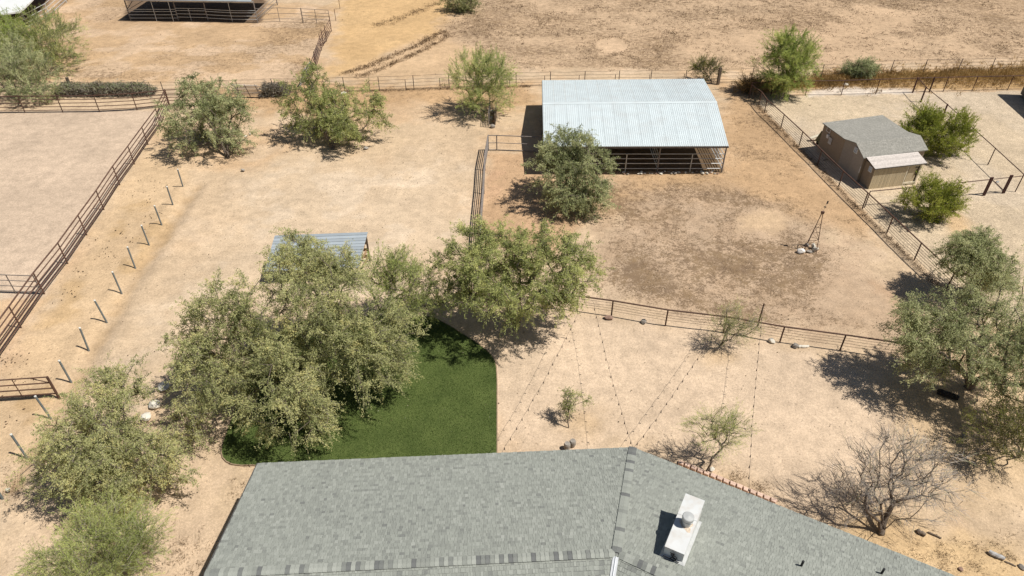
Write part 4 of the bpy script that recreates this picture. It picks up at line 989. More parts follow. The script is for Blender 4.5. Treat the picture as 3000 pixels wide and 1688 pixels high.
# ------------------------------------------------------------------ trailer at the right edge
ru = unit((-.13, -.99, 0)); rv_ = np.array([-ru[1], ru[0], 0]); rc = np.array([47.0, 61.1, 0])
T_ = thing('travel_trailer', 'white travel trailer with a dark skirt parked at the right edge', 'trailer', rc)
Lt, Wt, Ht = 7.5, 2.5, 3.3
cen = rc+ru*Lt/2+rv_*Wt/2
def prof_body(z0, z1, ins, mt, nm, r_=.25):
    V = []; pts = []
    for (x, y) in ((0, 0), (1, 0), (1, 1), (0, 1)):
        for a in range(4):
            th = math.pi + math.pi/2*({(0, 0): 0, (1, 0): 1, (1, 1): 2, (0, 1): 3}[(x, y)]) + math.pi/2*a/3
            cx = ins+r_ if x == 0 else Lt-ins-r_; cy = ins+r_ if y == 0 else Wt-ins-r_
            pts.append((cx+r_*math.cos(th), cy+r_*math.sin(th)))
    k = len(pts)
    for z, sc in z0z(z0, z1):
        for (x, y) in pts: V.append(rc+ru*(Lt/2+(x-Lt/2)*sc)+rv_*(Wt/2+(y-Wt/2)*sc)+np.array([0, 0, z]))
    m_ = len(V)//k; Fs = []
    for i in range(m_-1):
        for q in range(k): Fs.append((i*k+q, i*k+(q+1) % k, (i+1)*k+(q+1) % k, (i+1)*k+q))
    Fs += [tuple(range(k-1, -1, -1)), tuple((m_-1)*k+q for q in range(k))]
    return part(nm, T_, V, Fs, mt)
def z0z(a, b_): return [(a, 1.), (b_-.15, 1.), (b_-.05, .985), (b_, .95)]
prof_body(.55, Ht, .0, RVWHITE, 'body'); prof_body(.25, 1.05, -.012, RVBROWN, 'skirt')
for x in (3.2, 4.2):
    for y in (.1, Wt-.1): part('wheel', T_, *tube([rc+ru*x+rv_*(y-.11)+(0, 0, .36), rc+ru*x+rv_*(y+.11)+(0, 0, .36)], .36, 16), RUBBER)
for x in (1.5, 5.2): part('window', T_, *box(rc+ru*x-rv_*.01*1+(0, 0, 1.95), (1.1, .04, .6), ru), GLASSW)
part('roof_vent', T_, *box(cen+(0, 0, Ht+.1), (.7, .6, .25), ru), WHITETRIM)

# ------------------------------------------------------------------ garden windmill frame with its stones
wf = [G(2353.5, 735.3), G(2390.8, 745), G(2396, 715), G(2364, 718)]
wc_ = sum(wf)/4; wt = dn(wc_, 2.62); Wm = thing('windmill_tower', 'rusty garden windmill frame on four legs without its wheel', 'windmill', wc_)
lg = lambda i, z: wf[i]+(wt+unit(wf[i]-wc_)*.05-wf[i])*(z/2.62)
for i in range(4): part('leg', Wm, *tube([lg(i, -.1), lg(i, 2.62)], .022, 5), RUST)
for i in range(4):
    j = (i+1) % 4
    for z in (.35, 1.0, 1.7): part('crossbar', Wm, *tube([lg(i, z), lg(j, z)], .013, 4), RUST)
    part('brace', Wm, *tube([lg(i, .35), lg(j, 1.0)], .011, 4), RUST); part('brace', Wm, *tube([lg(j, 1.0), lg(i, 1.7)], .011, 4), RUST)
part('head', Wm, *join(box(wt+(0, 0, .04), (.16, .14, .16)), tube([wt+(-.12, -.05, .05), wt+(.14, .05, .05)], .03, 6)), RUST)
part('tail_rod', Wm, *tube([wt+(0, 0, .1), wt+(.12, .05, .72)], .010, 5), GALV)
part('vane', Wm, *box(wt+(.13, .05, .72), (.12, .012, .20), (1, .3, 0)), BLACK)
part('collar', Wm, *box(wt+(.05, .02, .42), (.14, .05, .05), (1, -.4, 0)), BLACK)
for q, (px, py, s_, mt, lb) in enumerate(((2344, 741, (.62, .42, .34), simple('white_quartz', (.78, .74, .68), .9, var=.1, scale=9, bump=.4), 'white quartz rock at the foot of the garden windmill'), (2386, 738, (.42, .36, .5), ROCKPALE, 'tall tan rock inside the garden windmill legs'), (2381, 729, (.36, .34, .46), ROCKPALE, 'rounded tan rock behind the tall one under the windmill'), (2371, 740, (.5, .25, .2), ROCKGREY, 'flat dark rock between the white rock and the tall tan rock'), (2362, 722, (.34, .3, .26), ROCKGREY, 'small grey rock at the back leg of the windmill'))):
    o = put('rock', mesh_from('rock', *rockmesh(80+q, *s_), mt), None, loc=G(px, py)); tag(o, lb, 'rock', 'rocks under the garden windmill')

# ------------------------------------------------------------------ row of bare steel stakes on the left
sv, sf = tube([(0, 0, -.25), (0, 0, 1.46)], .048, 9)
STK = mesh_from('stake', sv, sf, TPOST); CAPM = mesh_from('cap', *tube([(0, 0, 1.44), (0, 0, 1.485), (0, 0, 1.50)], [.053, .053, .03], 9), TCAP)
sp_px = [(536.5, 548), (506.6, 600.8), (473.6, 659), (436.7, 718), (396, 784.4), (355.2, 857), (310.6, 940.5), (259, 1024.7), (207, 1117), (147, 1223), (76.7, 1338), (8, 1462)]
ordw = ['first', 'second', 'third', 'fourth', 'fifth', 'sixth', 'seventh', 'eighth', 'ninth', 'tenth', 'eleventh', 'twelfth']
rs = np.random.RandomState(3)
for q, p in enumerate(sp_px):
    t = thing('round_post', ordw[q]+' bare grey post counting down the row from the far tree', 'post', G(*p), 'bare grey posts in a row along the lane')
    t.rotation_euler = (rs.normal(0, .035), rs.normal(0, .035), rs.uniform(-.3, .3)+.6)
    put('shaft', STK, t, loc=G(*p)); put('cap', CAPM, t, loc=G(*p))

# ------------------------------------------------------------------ string lights over the yard
def lights(label, a, b_, sag, step=.62):
    t = thing('string_lights', label, 'string lights', (a+b_)/2, 'string lights over the back yard')
    L_ = np.linalg.norm(b_-a); n_ = int(L_/.31); P = []
    for i in range(n_+1):
        f = i/n_; P.append(a+(b_-a)*f+np.array([rs.normal(0, .012), rs.normal(0, .012), -sag*4*f*(1-f)+rs.normal(0, .008)]))
    part('cable', t, *tube(P, .006, 5), CABLE)
    bm = mesh_from('bulb', *join(tube([(0, 0, 0), (0, 0, -.07)], .017, 6), tube([(0, 0, -.07), (0, 0, -.11), (0, 0, -.15)], [.016, .027, .012], 6)), BULB)
    for i in range(1, n_, 2): put('bulb', bm, t, loc=P[i]-np.array([0, 0, .005]))
corner = E2+np.array([0, .03, -.02])
lights('string lights from the long eave up to the middle green tree', inset(E1, E2, .645)+(0, .03, -.02), G(1690, 925, 2.5), .30)
lights('string lights from the roof corner to the fence near the middle tree', corner, G(1737, 880, 1.9), .35)
lights('string lights from the roof corner to the sapling on the fence', corner+np.array([.06, -.02, 0]), G(2136, 905, 1.9), .35)
lights('string lights from the right eave to the tall pole on the fence', inset(E2, E2+d2*10, .46)+(0, .03, -.02), G(2211, 990)+(0, .06, 2.2), .45)

# ------------------------------------------------------------------ loose rocks and wood
loose = [(1784, 933, (.62, .40, .26), ROCKRED, 'flat reddish rock under the yard fence right of the middle tree'), (1885, 946, (.42, .32, .24), ROCKGREY, 'dark grey rock under the yard fence beside the latch post'), (2262, 1003, (.50, .32, .28), ROCKPALE, 'pale rock under the yard fence right of the sapling'), (2330, 1017, (.42, .32, .28), ROCKGREY, 'grey rock beside the short white log under the fence'),
 (483, 1140, (.80, .62, .42), ROCKPALE, 'largest white boulder showing through the lower left tree, farthest one'), (452, 1192, (.74, .60, .45), ROCKPALE, 'middle white boulder showing through the lower left tree'), (428, 1230, (.70, .50, .38), ROCKPALE, 'nearest white boulder showing through the lower left tree'),
 (712, 501, (.34, .26, .2), ROCKGREY, 'small grey rock on the pale dirt right of the post row'), (720, 401, (.28, .2, .15), ROCKPALE, 'small pale rock near the second leafy tree, left one'), (733, 395, (.28, .22, .16), ROCKPALE, 'small pale rock near the second leafy tree, right one'), (1072, 437, (.45, .35, .28), ROCKGREY, 'grey rock at the right shadow edge of the double crowned tree'),
 (1008, 276, (.9, .5, .2), ROCKPALE, 'flat white rubble at the far fence behind the double crowned tree'), (24, 1438, (.26, .2, .16), ROCKPALE, 'small white stone near the last bare grey post'), (2814, 1669, (.22, .18, .12), ROCKRED, 'dark reddish rock near the roof at bottom right'), (2994, 1664, (.30, .26, .18), ROCKGREY, 'grey rock at the bottom right edge'), (2085, 1378, (.30, .2, .2), ROCKPALE, 'pale stone by the slim green sapling near the roof'), (2822, 1280, (.22, .18, .16), ROCKGREY, 'small dark rock in the shade below the large right tree'), (2478, 251, (.8, .4, .3), ROCKPALE, 'white rock behind the dark red compound fence')]
for q, (px, py, s_, mt, lb) in enumerate(loose):
    o = put('rock', mesh_from('rock', *rockmesh(120+q, *s_), mt), None, loc=G(px, py)); o.rotation_euler = (0, 0, q*1.3); tag(o, lb, 'rock')
def log(px, py, ln, r_, az, mt, label, name='log', tz_=0.):
    c = G(px, py); d = np.array([math.cos(az), math.sin(az), tz_]); r2 = np.random.RandomState(int(px))
    P = [c+d*ln*(f-.5)+np.array([r2.normal(0, r_*.15), r2.normal(0, r_*.15), r_*.85]) for f in np.linspace(0, 1, 6)]
    v, f = tube(P, [r_*k_ for k_ in (.8, 1, .95, 1., .9, .75)], 9); tag(put(name, mesh_from(name, v, f, mt), None), label, 'log')
log(2353, 1018, .55, .08, .1, ROCKPALE, 'short white log lying under the yard fence')
log(2697, 1564, .34, .09, -.9, OLDWOOD, 'short split wood block near the bare tree')
log(2737, 1569, .50, .04, -.6, OLDWOOD, 'crooked dark branch right of the wood block')
log(2917, 1630, .52, .10, -.65, simple('silvery_wood', (.42, .41, .40), .9, var=.3, scale=7, bump=.4), 'thick silvery log at the bottom right')
log(2959, 1653, .36, .035, -.6, OLDWOOD, 'short stick just beyond the thick silvery log', 'stick')
log(2775, 1162, .85, .16, -.5, simple('charred_wood', (.025, .023, .022), .9), 'thick dark log in the shade of the large right tree')
log(2420, 470, .5, .05, .3, OLDWOOD, 'short dark stick on the gravel left of the shed', 'stick')
for c, r_, lb in ((G(1661, 1314), .15, 'left one of two round grey stone pots beside the long eave'), (G(1677, 1306), .15, 'right one of two round grey stone pots beside the long eave')):
    o = put('stone_pot', mesh_from('stone_pot', *tube([(0, 0, -.05), (0, 0, .1), (0, 0, .28), (0, 0, .36)], [r_*.7, r_, r_, r_*.8], 12), ROCKGREY), None, loc=c); tag(o, lb, 'pot')

# ------------------------------------------------------------------ trees
def lobe3(px, py, rx, rv, z, deep=.85):
    c = G(px, py, z); dist = np.linalg.norm(c-CAM); s = F/dist; ph = math.asin((H-z)/dist)
    r = rx/s; ry = r*deep; rz = math.sqrt(max((rv/s)**2-(ry*math.sin(ph))**2, (.38*ry)**2))/math.cos(ph)
    return c, np.array([r, ry, min(rz, z-.15)])
def frustums(A, B, ra, rb, n=5):
    """many tapered twigs at once"""
    d = B-A; L_ = np.linalg.norm(d, axis=1, keepdims=True)+1e-9; d = d/L_
    h = np.where(np.abs(d[:, 2:3]) > .9, np.array([[1., 0, 0]]), np.array([[0, 0, 1.]]))
    a = np.cross(d, h); a /= np.linalg.norm(a, axis=1, keepdims=True); b_ = np.cross(d, a); V = []
    for P, r_ in ((A-d*ra[:, None]*.3, ra), (B+d*rb[:, None]*.3, rb)):
        for k in range(n):
            th = 2*math.pi*k/n; V.append(P+(a*math.cos(th)+b_*math.sin(th))*r_[:, None])
    V = np.stack(V, 1).reshape(-1, 3); m_ = len(A); base = (np.arange(m_)*2*n)[:, None]
    Fq = np.concatenate([base+np.array([[k, (k+1) % n, n+(k+1) % n, n+k]]) for k in range(n)], 0)
    return V, Fq
def tree(name, label, cat, base_px, lobes, tips, per, leaf, leafmat, bark=None, trunk=.16, style='mesq', seed=1, rad=.45, stems=3, zmin=.5, group=None, holes=(), shell=.42, fork=.5, tint=(.45, .2), twig=None, bare_frac=0.):
    r = np.random.RandomState(seed); base = G(*base_px); bark = bark or BARK
    if style != 'bare': per = int(per*2.3); leaf = (leaf[0]*.54, leaf[1]*.50); rad = rad*1.0
    t = thing(name, label, cat, base, group)
    L3 = [lobe3(*l) for l in lobes]; wts = np.array([(a[1].prod())**.62 for a in L3]); wts /= wts.sum()
    TP = []; LI = []
    while len(TP) < tips:
        i = r.choice(len(L3), p=wts); c, R = L3[i]; d = unit(r.randn(3)); p = c+R*d*r.rand()**shell
        if p[2] < zmin: continue
        if tips > 120 and style == 'mesq' and vnoise(np.array([p[0]+.7*p[2]]), np.array([p[1]-.5*p[2]]), 1.25, seed)[0] < .40: continue
        if holes:
            hx, hy = PX(*p)
            if any(math.hypot(hx-a_, hy-b_) < c_ for a_, b_, c_ in holes): continue
        TP.append(p); LI.append(i)
    TP = np.array(TP); LI = np.array(LI); LC = np.array([L3[i][0] for i in LI])
    # skeleton
    cen = np.average([l[0] for l in L3], axis=0, weights=wts); hgt = max(cen[2], .6)
    nodes = [base+(0, 0, -.2), base+(0, 0, .05)]; par = [-1, 0]; plen = [0., 0.]; ndir = [np.array([0, 0, 1.])]*2
    for s_ in range(stems):
        az = 2*math.pi*(s_+r.rand()*.7)/stems; prev = 1
        tgt = base+(cen-base)*.45+np.array([math.cos(az), math.sin(az), 0])*np.mean([l[1][0] for l in L3])*.35; tgt[2] = hgt*fork*r.uniform(.8, 1.3)
        for q in range(1, 4):
            f = q/3; p = base+(tgt-base)*f+np.array([r.normal(0, .06), r.normal(0, .06), .18*math.sin(f*3.1)])
            nodes.append(p); par.append(prev); plen.append(plen[prev]+np.linalg.norm(p-nodes[prev])); ndir.append(unit(p-nodes[prev])); prev = len(nodes)-1
    tipnode = np.zeros(len(TP), int); tdir = np.zeros((len(TP), 3))
    for ti in np.argsort(np.linalg.norm(TP-base, axis=1)):
        p = TP[ti]; Nn = np.array(nodes); dd = np.linalg.norm(Nn-p, axis=1)+(.5 if style == 'bare' else .28)*np.array(plen)+np.maximum(0, Nn[:, 2]-p[2])*.5; dd[0] = 1e9
        j = int(np.argmin(dd)); a = nodes[j]; dl = np.linalg.norm(p-a); ns_ = max(2, int(dl/.55)); ctrl = a+ndir[j]*dl*.35+np.array([0, 0, .12*dl]); prev = j
        for q in range(1, ns_+1):
            f = q/ns_; x = a*(1-f)**2+ctrl*2*f*(1-f)+p*f*f+(r.normal(0, .035, 3) if q < ns_ else 0)
            nodes.append(x); par.append(prev); plen.append(plen[prev]+np.linalg.norm(x-nodes[prev])); ndir.append(unit(x-nodes[prev])); prev = len(nodes)-1
        tipnode[ti] = prev; tdir[ti] = ndir[prev]
    Nn = np.array(nodes); pr = np.array(par); cnt = np.zeros(len(Nn)); cnt[tipnode] += 1
    for i in range(len(Nn)-1, 0, -1): cnt[pr[i]] += cnt[i]
    r0 = .006 if style == 'bare' else .008; rr_ = r0+(trunk-r0)*(np.maximum(cnt, .5)/cnt.max())**(.72 if style == 'bare' else .55)
    ch_ = np.arange(1, len(Nn)); V, Fq = frustums(Nn[pr[ch_]], Nn[ch_], np.minimum(rr_[pr[ch_]], rr_[ch_]*1.6), rr_[ch_], 5)
    TRK = (V, Fq)
    # foliage
    n_ = tips*per; ti = np.repeat(np.arange(tips), per); l0, w0 = leaf
    keep = r.rand(tips) >= bare_frac
    rr2 = rad*(.7+.6*r.rand(tips))[ti][:, None]
    out = TP-LC; out /= np.linalg.norm(out, axis=1, keepdims=True)+1e-6
    nsp = {'mesq': 7, 'palo': 7, 'creo': 6}.get(style, 5)                       # sprigs per tip, leaves strung along each
    sk = tips*nsp; si = np.repeat(np.arange(tips), nsp)
    if style == 'mesq': sd_ = out[si]*.55+tdir[si]*.35+r.randn(sk, 3)*.62+np.array([0, 0, -.10])
    elif style == 'palo': sd_ = out[si]*.35+tdir[si]*.8+r.randn(sk, 3)*.36+np.array([0, 0, .28])
    elif style == 'creo': sd_ = out[si]*.5+r.randn(sk, 3)*.45+np.array([0, 0, .55])
    else: sd_ = out[si]*.45+tdir[si]*.8+r.randn(sk, 3)*.42
    sd_ /= np.linalg.norm(sd_, axis=1, keepdims=True); sl_ = rad*r.uniform(.8, 1.9, sk)
    so_ = r.normal(0, rad*.26, (sk, 3)); pick = ti*nsp+r.randint(0, nsp, n_)
    al = r.uniform(-.15, 1., n_); sdl = sd_[pick]
    tk = .105 if style != 'palo' else .08
    offs = so_[pick]+sdl*(al*sl_[pick])[:, None]+r.normal(0, 1, (n_, 3))*(rad*tk*(1.15-al*.7))[:, None]
    offs[:, 2] -= (np.maximum(al, 0)**2*sl_[pick]*(.30 if style == 'mesq' else .0))
    sp0 = TP[si]+so_-sd_*(sl_*.12)[:, None]; sp1 = TP[si]+so_+sd_*(sl_*.75)[:, None]; sp1[:, 2] -= sl_*(.16 if style == 'mesq' else 0)
    V2, F2 = frustums(sp0, sp1, np.full(sk, leaf[0]*.035+.002), np.full(sk, .003), 3)
    part('trunk', t, TRK[0], TRK[1], bark, True); q_ = part('twigs', t, V2, F2, TWIGM); q_['kind'] = 'stuff'
    out = out[ti]
    if style == 'mesq': d = sdl*.45+r.randn(n_, 3)*.62+np.array([0, 0, -.12])
    elif style == 'palo': d = sdl*1.0+r.randn(n_, 3)*.36
    elif style == 'creo': d = sdl*.5+np.array([0, 0, .35])+r.randn(n_, 3)*.5
    else: d = sdl*.9+r.randn(n_, 3)*.42
    d /= np.linalg.norm(d, axis=1, keepdims=True); P = TP[ti]+offs; P[:, 2] = np.maximum(P[:, 2], .04)
    s_ = np.cross(d, r.randn(n_, 3)*.5+np.array([.25, -.15, .9])); s_ /= np.linalg.norm(s_, axis=1, keepdims=True)+1e-9
    ll = (l0*r.uniform(.6, 1.35, n_))[:, None]; ww_ = (w0*r.uniform(.6, 1.3, n_))[:, None]
    k_ = keep[ti]
    if style == 'bare':
        V, Fq = frustums((P)[k_], (P+d*ll)[k_], ww_[k_, 0], ww_[k_, 0]*.4, 3); tn = np.repeat(np.clip(tint[0]+r.normal(0, tint[1], k_.sum()), 0, 1)[None], 3, 0).reshape(-1)
    else:
        V = np.stack([P, P+d*ll*.5+s_*ww_, P+d*ll, P+d*ll*.5-s_*ww_], 1)[k_].reshape(-1, 3); Fq = np.arange(k_.sum()*4).reshape(-1, 4)
        cl = r.normal(0, tint[1]*.9, tips)[ti]+r.normal(0, tint[1]*.7, sk)[pick]; tn = np.clip(tint[0]+cl+r.normal(0, tint[1]*.8, n_), 0, 1)[k_]
    part('crown', t, V, Fq, leafmat, attrs={'tint': ('FACE', 'FLOAT', tn)})
    return t

M1 = (.21, .034)
tree('mesquite_tree', 'grey green mesquite tree by the arena corner with its trunk showing at right', 'tree', (668, 460), [(600, 350, 122, 112, 2.7), (610, 290, 80, 60, 3.4)], 210, 90, (.27, .046), LEAF_SAGE, trunk=.15, seed=1, rad=.5, zmin=.7)
tree('mesquite_tree', 'bright green tree with two rounded crowns near the far fence', 'tree', (975, 435), [(926, 300, 100, 95, 2.9), (1065, 330, 70, 82, 2.4), (960, 370, 90, 50, 2.0)], 220, 90, (.28, .047), LEAF_GREEN, trunk=.15, seed=2, rad=.5, zmin=.5)
tree('palo_verde_tree', 'sparse airy green tree by the far fence left of the barn', 'tree', (1384, 320), [(1395, 235, 95, 70, 2.9), (1440, 215, 60, 55, 3.3), (1420, 290, 70, 45, 1.7)], 150, 105, (.36, .022), LEAF_PALO, GREENBARK, .12, 'palo', 3, .6, 3, .4)
tree('mesquite_tree', 'round sage green tree covering the front left corner of the barn', 'tree', (1665, 600), [(1675, 500, 118, 112, 2.6), (1660, 430, 70, 50, 3.6), (1700, 580, 100, 60, 1.5)], 230, 95, (.25, .043), LEAF_SAGE, trunk=.14, seed=4, rad=.48, zmin=.35)
tree('mesquite_tree', 'wide yellow green tree in the middle between the lawn and paddock', 'tree', (1512, 960), [(1510, 790, 210, 130, 4.2), (1400, 770, 125, 105, 4.0), (1630, 790, 125, 105, 4.0), (1480, 700, 140, 60, 5.0), (1560, 890, 140, 70, 2.8), (1370, 850, 80, 60, 3.0)], 330, 120, (.22, .034), LEAF_GREEN, trunk=.2, seed=5, rad=.48, stems=4, zmin=.5, tint=(.52, .2))
tree('mesquite_tree', 'huge spreading sage green mesquite tree overhanging the lawn', 'tree', (870, 1100), [(880, 850, 190, 130, 5.4), (690, 950, 150, 120, 4.3), (980, 1040, 200, 140, 3.8), (850, 1120, 170, 125, 3.0), (1110, 1010, 120, 120, 3.2), (960, 795, 100, 50, 4.6), (620, 1090, 110, 95, 3.0), (860, 760, 110, 75, 5.6), (560, 1010, 70, 60, 3.2), (880, 1215, 100, 55, 2.0)], 640, 125, (.19, .033), LEAF_MESQ, trunk=.24, seed=6, rad=.5, stems=5, zmin=.5, tint=(.5, .2))
tree('palo_verde_tree', 'thin light green tree between the huge mesquite and the middle tree', 'tree', (1103, 940), [(1175, 840, 100, 90, 2.6), (1240, 870, 70, 70, 2.4), (1140, 790, 70, 55, 3.4)], 150, 75, (.23, .022), LEAF_PALO, BARK, .12, 'palo', 7, .5, 3, .6)
tree('mesquite_tree', 'olive green mesquite tree at lower left with white boulders beneath', 'tree', (400, 1330), [(330, 1260, 190, 130, 2.9), (230, 1340, 125, 110, 2.3), (430, 1340, 130, 95, 2.0), (520, 1210, 80, 85, 2.4), (340, 1160, 120, 60, 3.2), (300, 1430, 120, 55, 1.4)], 330, 112, (.17, .030), LEAF_MESQ, trunk=.2, seed=8, rad=.45, stems=4, zmin=.35, tint=(.55, .2), holes=((483, 1140, 62), (452, 1190, 58), (430, 1228, 54)))
tree('palo_verde_tree', 'feathery light green palo verde at the bottom left corner', 'tree', (330, 1660), [(270, 1620, 150, 95, 1.9), (370, 1560, 75, 70, 2.4), (240, 1700, 140, 80, 1.6)], 200, 95, (.22, .013), LEAF_PALO, GREENBARK, .1, 'palo', 9, .5, 4, .25)
tree('palo_verde_tree', 'bright lime green tree behind the compound fence at upper right', 'tree', (2303, 262), [(2300, 190, 78, 70, 2.9), (2330, 180, 50, 60, 3.0), (2290, 135, 35, 40, 4.4), (2310, 245, 45, 30, 1.2)], 190, 110, (.38, .028), LEAF_BRIGHT, GREENBARK, .12, 'palo', 10, .6, 3, .4, tint=(.62, .2))
tree('creosote_bush', 'large bright green bush behind the garden shed', 'bush', (2750, 458), [(2752, 392, 82, 55, 1.7), (2710, 370, 45, 40, 2.0), (2800, 390, 40, 45, 1.7)], 150, 120, (.30, .036), LEAF_CREO, BARK, .05, 'creo', 11, .54, 6, .3, fork=.3, tint=(.66, .2))
tree('creosote_bush', 'smaller olive green bush on the rail fence below the shed', 'bush', (2718, 632), [(2732, 585, 72, 52, 1.4), (2760, 590, 40, 42, 1.3)], 120, 105, (.26, .032), LEAF_CREO, BARK, .05, 'creo', 12, .46, 6, .25, fork=.3, tint=(.66, .2))
tree('mesquite_tree', 'rounded grey green tree at the right edge beside the long fence', 'tree', (2850, 845), [(2890, 762, 105, 70, 2.6), (2880, 722, 60, 38, 3.3), (2960, 780, 65, 60, 2.4)], 210, 95, (.21, .036), LEAF_SAGE, trunk=.13, seed=13, rad=.45, zmin=.4, tint=(.55, .2))
tree('mesquite_tree', 'large mesquite at the right edge casting a wide lacy shadow', 'tree', (2838, 1135), [(2790, 945, 140, 62, 3.9), (2850, 1010, 150, 105, 3.3), (2950, 960, 130, 115, 3.9), (2700, 970, 80, 60, 3.2), (2990, 1090, 100, 110, 3.0), (2760, 1060, 90, 60, 2.4)], 360, 110, (.19, .032), LEAF_SAGE, trunk=.24, seed=14, rad=.48, stems=5, zmin=.8, tint=(.56, .2))
tree('palo_verde_tree', 'low olive bush in the shade at the lower right edge', 'bush', (2985, 1340), [(2950, 1280, 85, 65, 1.6), (2990, 1220, 60, 50, 1.9)], 110, 70, (.16, .022), LEAF_OLIVE, BARK, .06, 'palo', 15, .42, 4, .25)
bt = tree('bare_tree', 'leafless grey branching tree beside the right wing of the roof', 'tree', (2580, 1562), [(2545, 1375, 90, 75, 2.8), (2690, 1350, 100, 70, 3.0), (2625, 1325, 75, 45, 3.2), (2490, 1465, 60, 55, 1.5), (2730, 1425, 95, 70, 2.1), (2640, 1435, 110, 65, 1.7)], 160, 24, (.34, .0040), TWIG_GREY, DEADBARK, .15, 'bare', 16, .42, 4, .4, shell=.5, fork=.5, tint=(.55, .3))
tree('palo_verde_tree', 'slim yellow green sapling growing against the brick edging', 'tree', (2068, 1385), [(2100, 1255, 80, 65, 2.1), (2055, 1260, 45, 50, 2.0), (2140, 1270, 45, 45, 1.9)], 70, 50, (.19, .010), LEAF_BRIGHT, BARK, .045, 'palo', 17, .36, 2, .5, fork=.35, tint=(.72, .2))
tree('mesquite_sapling', 'tiny young tree alone on the pale sand beside the lawn', 'tree', (1665.6, 1252), [(1668, 1170, 28, 34, 1.25), (1705, 1168, 24, 16, 1.3), (1650, 1180, 16, 18, 1.1), (1668, 1200, 14, 16, .9)], 42, 34, (.11, .022), LEAF_GREEN, BARK, .028, 'mesq', 18, .17, 1, .5, fork=.75)
tree('palo_verde_tree', 'wispy green sapling standing across the yard fence', 'tree', (2112, 1012), [(2150, 940, 55, 45, 1.7), (2185, 955, 45, 35, 1.4), (2120, 970, 40, 35, 1.2)], 60, 42, (.20, .014), LEAF_GREEN, BARK, .04, 'palo', 19, .42, 2, .3)
tree('palo_verde_tree', 'leafy green shrub with upright stems at the top left', 'bush', (140, 222), [(140, 115, 75, 70, 2.5), (150, 185, 60, 50, 1.2)], 110, 70, (.42, .030), LEAF_GREEN, GREENBARK, .06, 'palo', 20, .65, 6, .3, fork=.3)
tree('palo_verde_tree', 'yellow green shrub in front of the white roofed shelter', 'bush', (60, 190), [(55, 95, 95, 65, 2.4), (20, 130, 70, 60, 1.9)], 130, 75, (.44, .032), LEAF_BRIGHT, GREENBARK, .06, 'palo', 21, .7, 6, .3, fork=.3)
tree('mesquite_tree', 'broad dusty green shrub behind the arena fence at far left', 'bush', (55, 305), [(50, 215, 85, 70, 1.9), (30, 160, 70, 55, 2.3), (95, 265, 50, 35, 1.1)], 170, 80, (.36, .040), LEAF_SAGE, BARK, .07, 'palo', 22, .6, 5, .25, fork=.3)
tree('desert_bush', 'dark grey bush cut off by the top edge of the photo', 'bush', (1340, 32), [(1348, -5, 50, 34, 1.5), (1370, 0, 35, 28, 1.3)], 80, 60, (.42, .05), LEAF_MESQ, BARK, .07, 'mesq', 23, .6, 4, .3, tint=(.22, .15))
tree('desert_bush', 'low flat green bush behind the far fence in the dry grass', 'bush', (2525, 208), [(2523, 196, 42, 14, .9)], 60, 60, (.36, .045), LEAF_SAGE, BARK, .05, 'mesq', 24, .45, 4, .2, tint=(.3, .15))
tree('desert_bush', 'thin weedy bush beside the tall timber post at the far fence', 'bush', (2085, 245), [(2078, 205, 28, 26, 1.1), (2050, 195, 25, 18, 1.5)], 50, 50, (.34, .03), LEAF_OLIVE, BARK, .04, 'palo', 25, .5, 3, .2)
tree('desert_bush', 'reddish brown dry shrub at the corner of the compound fence', 'bush', (2195, 268), [(2186, 246, 28, 18, .7), (2212, 254, 26, 14, .6)], 40, 60, (.36, .03), DRYGRASS, BARK, .04, 'palo', 26, .5, 4, .15, tint=(.22, .2))

# ------------------------------------------------------------------ dry brush, grass and weeds
rs = np.random.RandomState(77)
def twigs(P, ln, wd, lean, tn, name, label, cat, mt, kind='stuff', nb=9, spread=.12):
    n_ = len(P); Q = np.repeat(P, nb, 0)+np.concatenate([rs.normal(0, spread, (n_*nb, 2)), np.zeros((n_*nb, 1))], 1)
    h = np.repeat(ln, nb)*rs.uniform(.5, 1.3, n_*nb)
    V, Fq = blades(Q, h, (np.repeat(wd, nb)*rs.uniform(.7, 1.3, n_*nb))[:, None][:, 0], lean, rs)
    tt = np.clip(np.repeat(tn, nb)+rs.normal(0, .15, n_*nb), 0, 1)
    return tag(put(name, mesh_from(name, V, Fq, mt, attrs={'tint': ('FACE', 'FLOAT', tt)})), label, cat, kind=kind)
def along_px(pts, n_, jit):
    W_ = [G(*p) for p in pts]; L_ = np.array([np.linalg.norm(W_[i+1]-W_[i]) for i in range(len(W_)-1)]); o = []
    for q in range(n_):
        i = rs.choice(len(L_), p=L_/L_.sum()); o.append(W_[i]+(W_[i+1]-W_[i])*rs.rand()+np.array([rs.normal(0, jit), rs.normal(0, jit), 0]))
    return np.array(o)
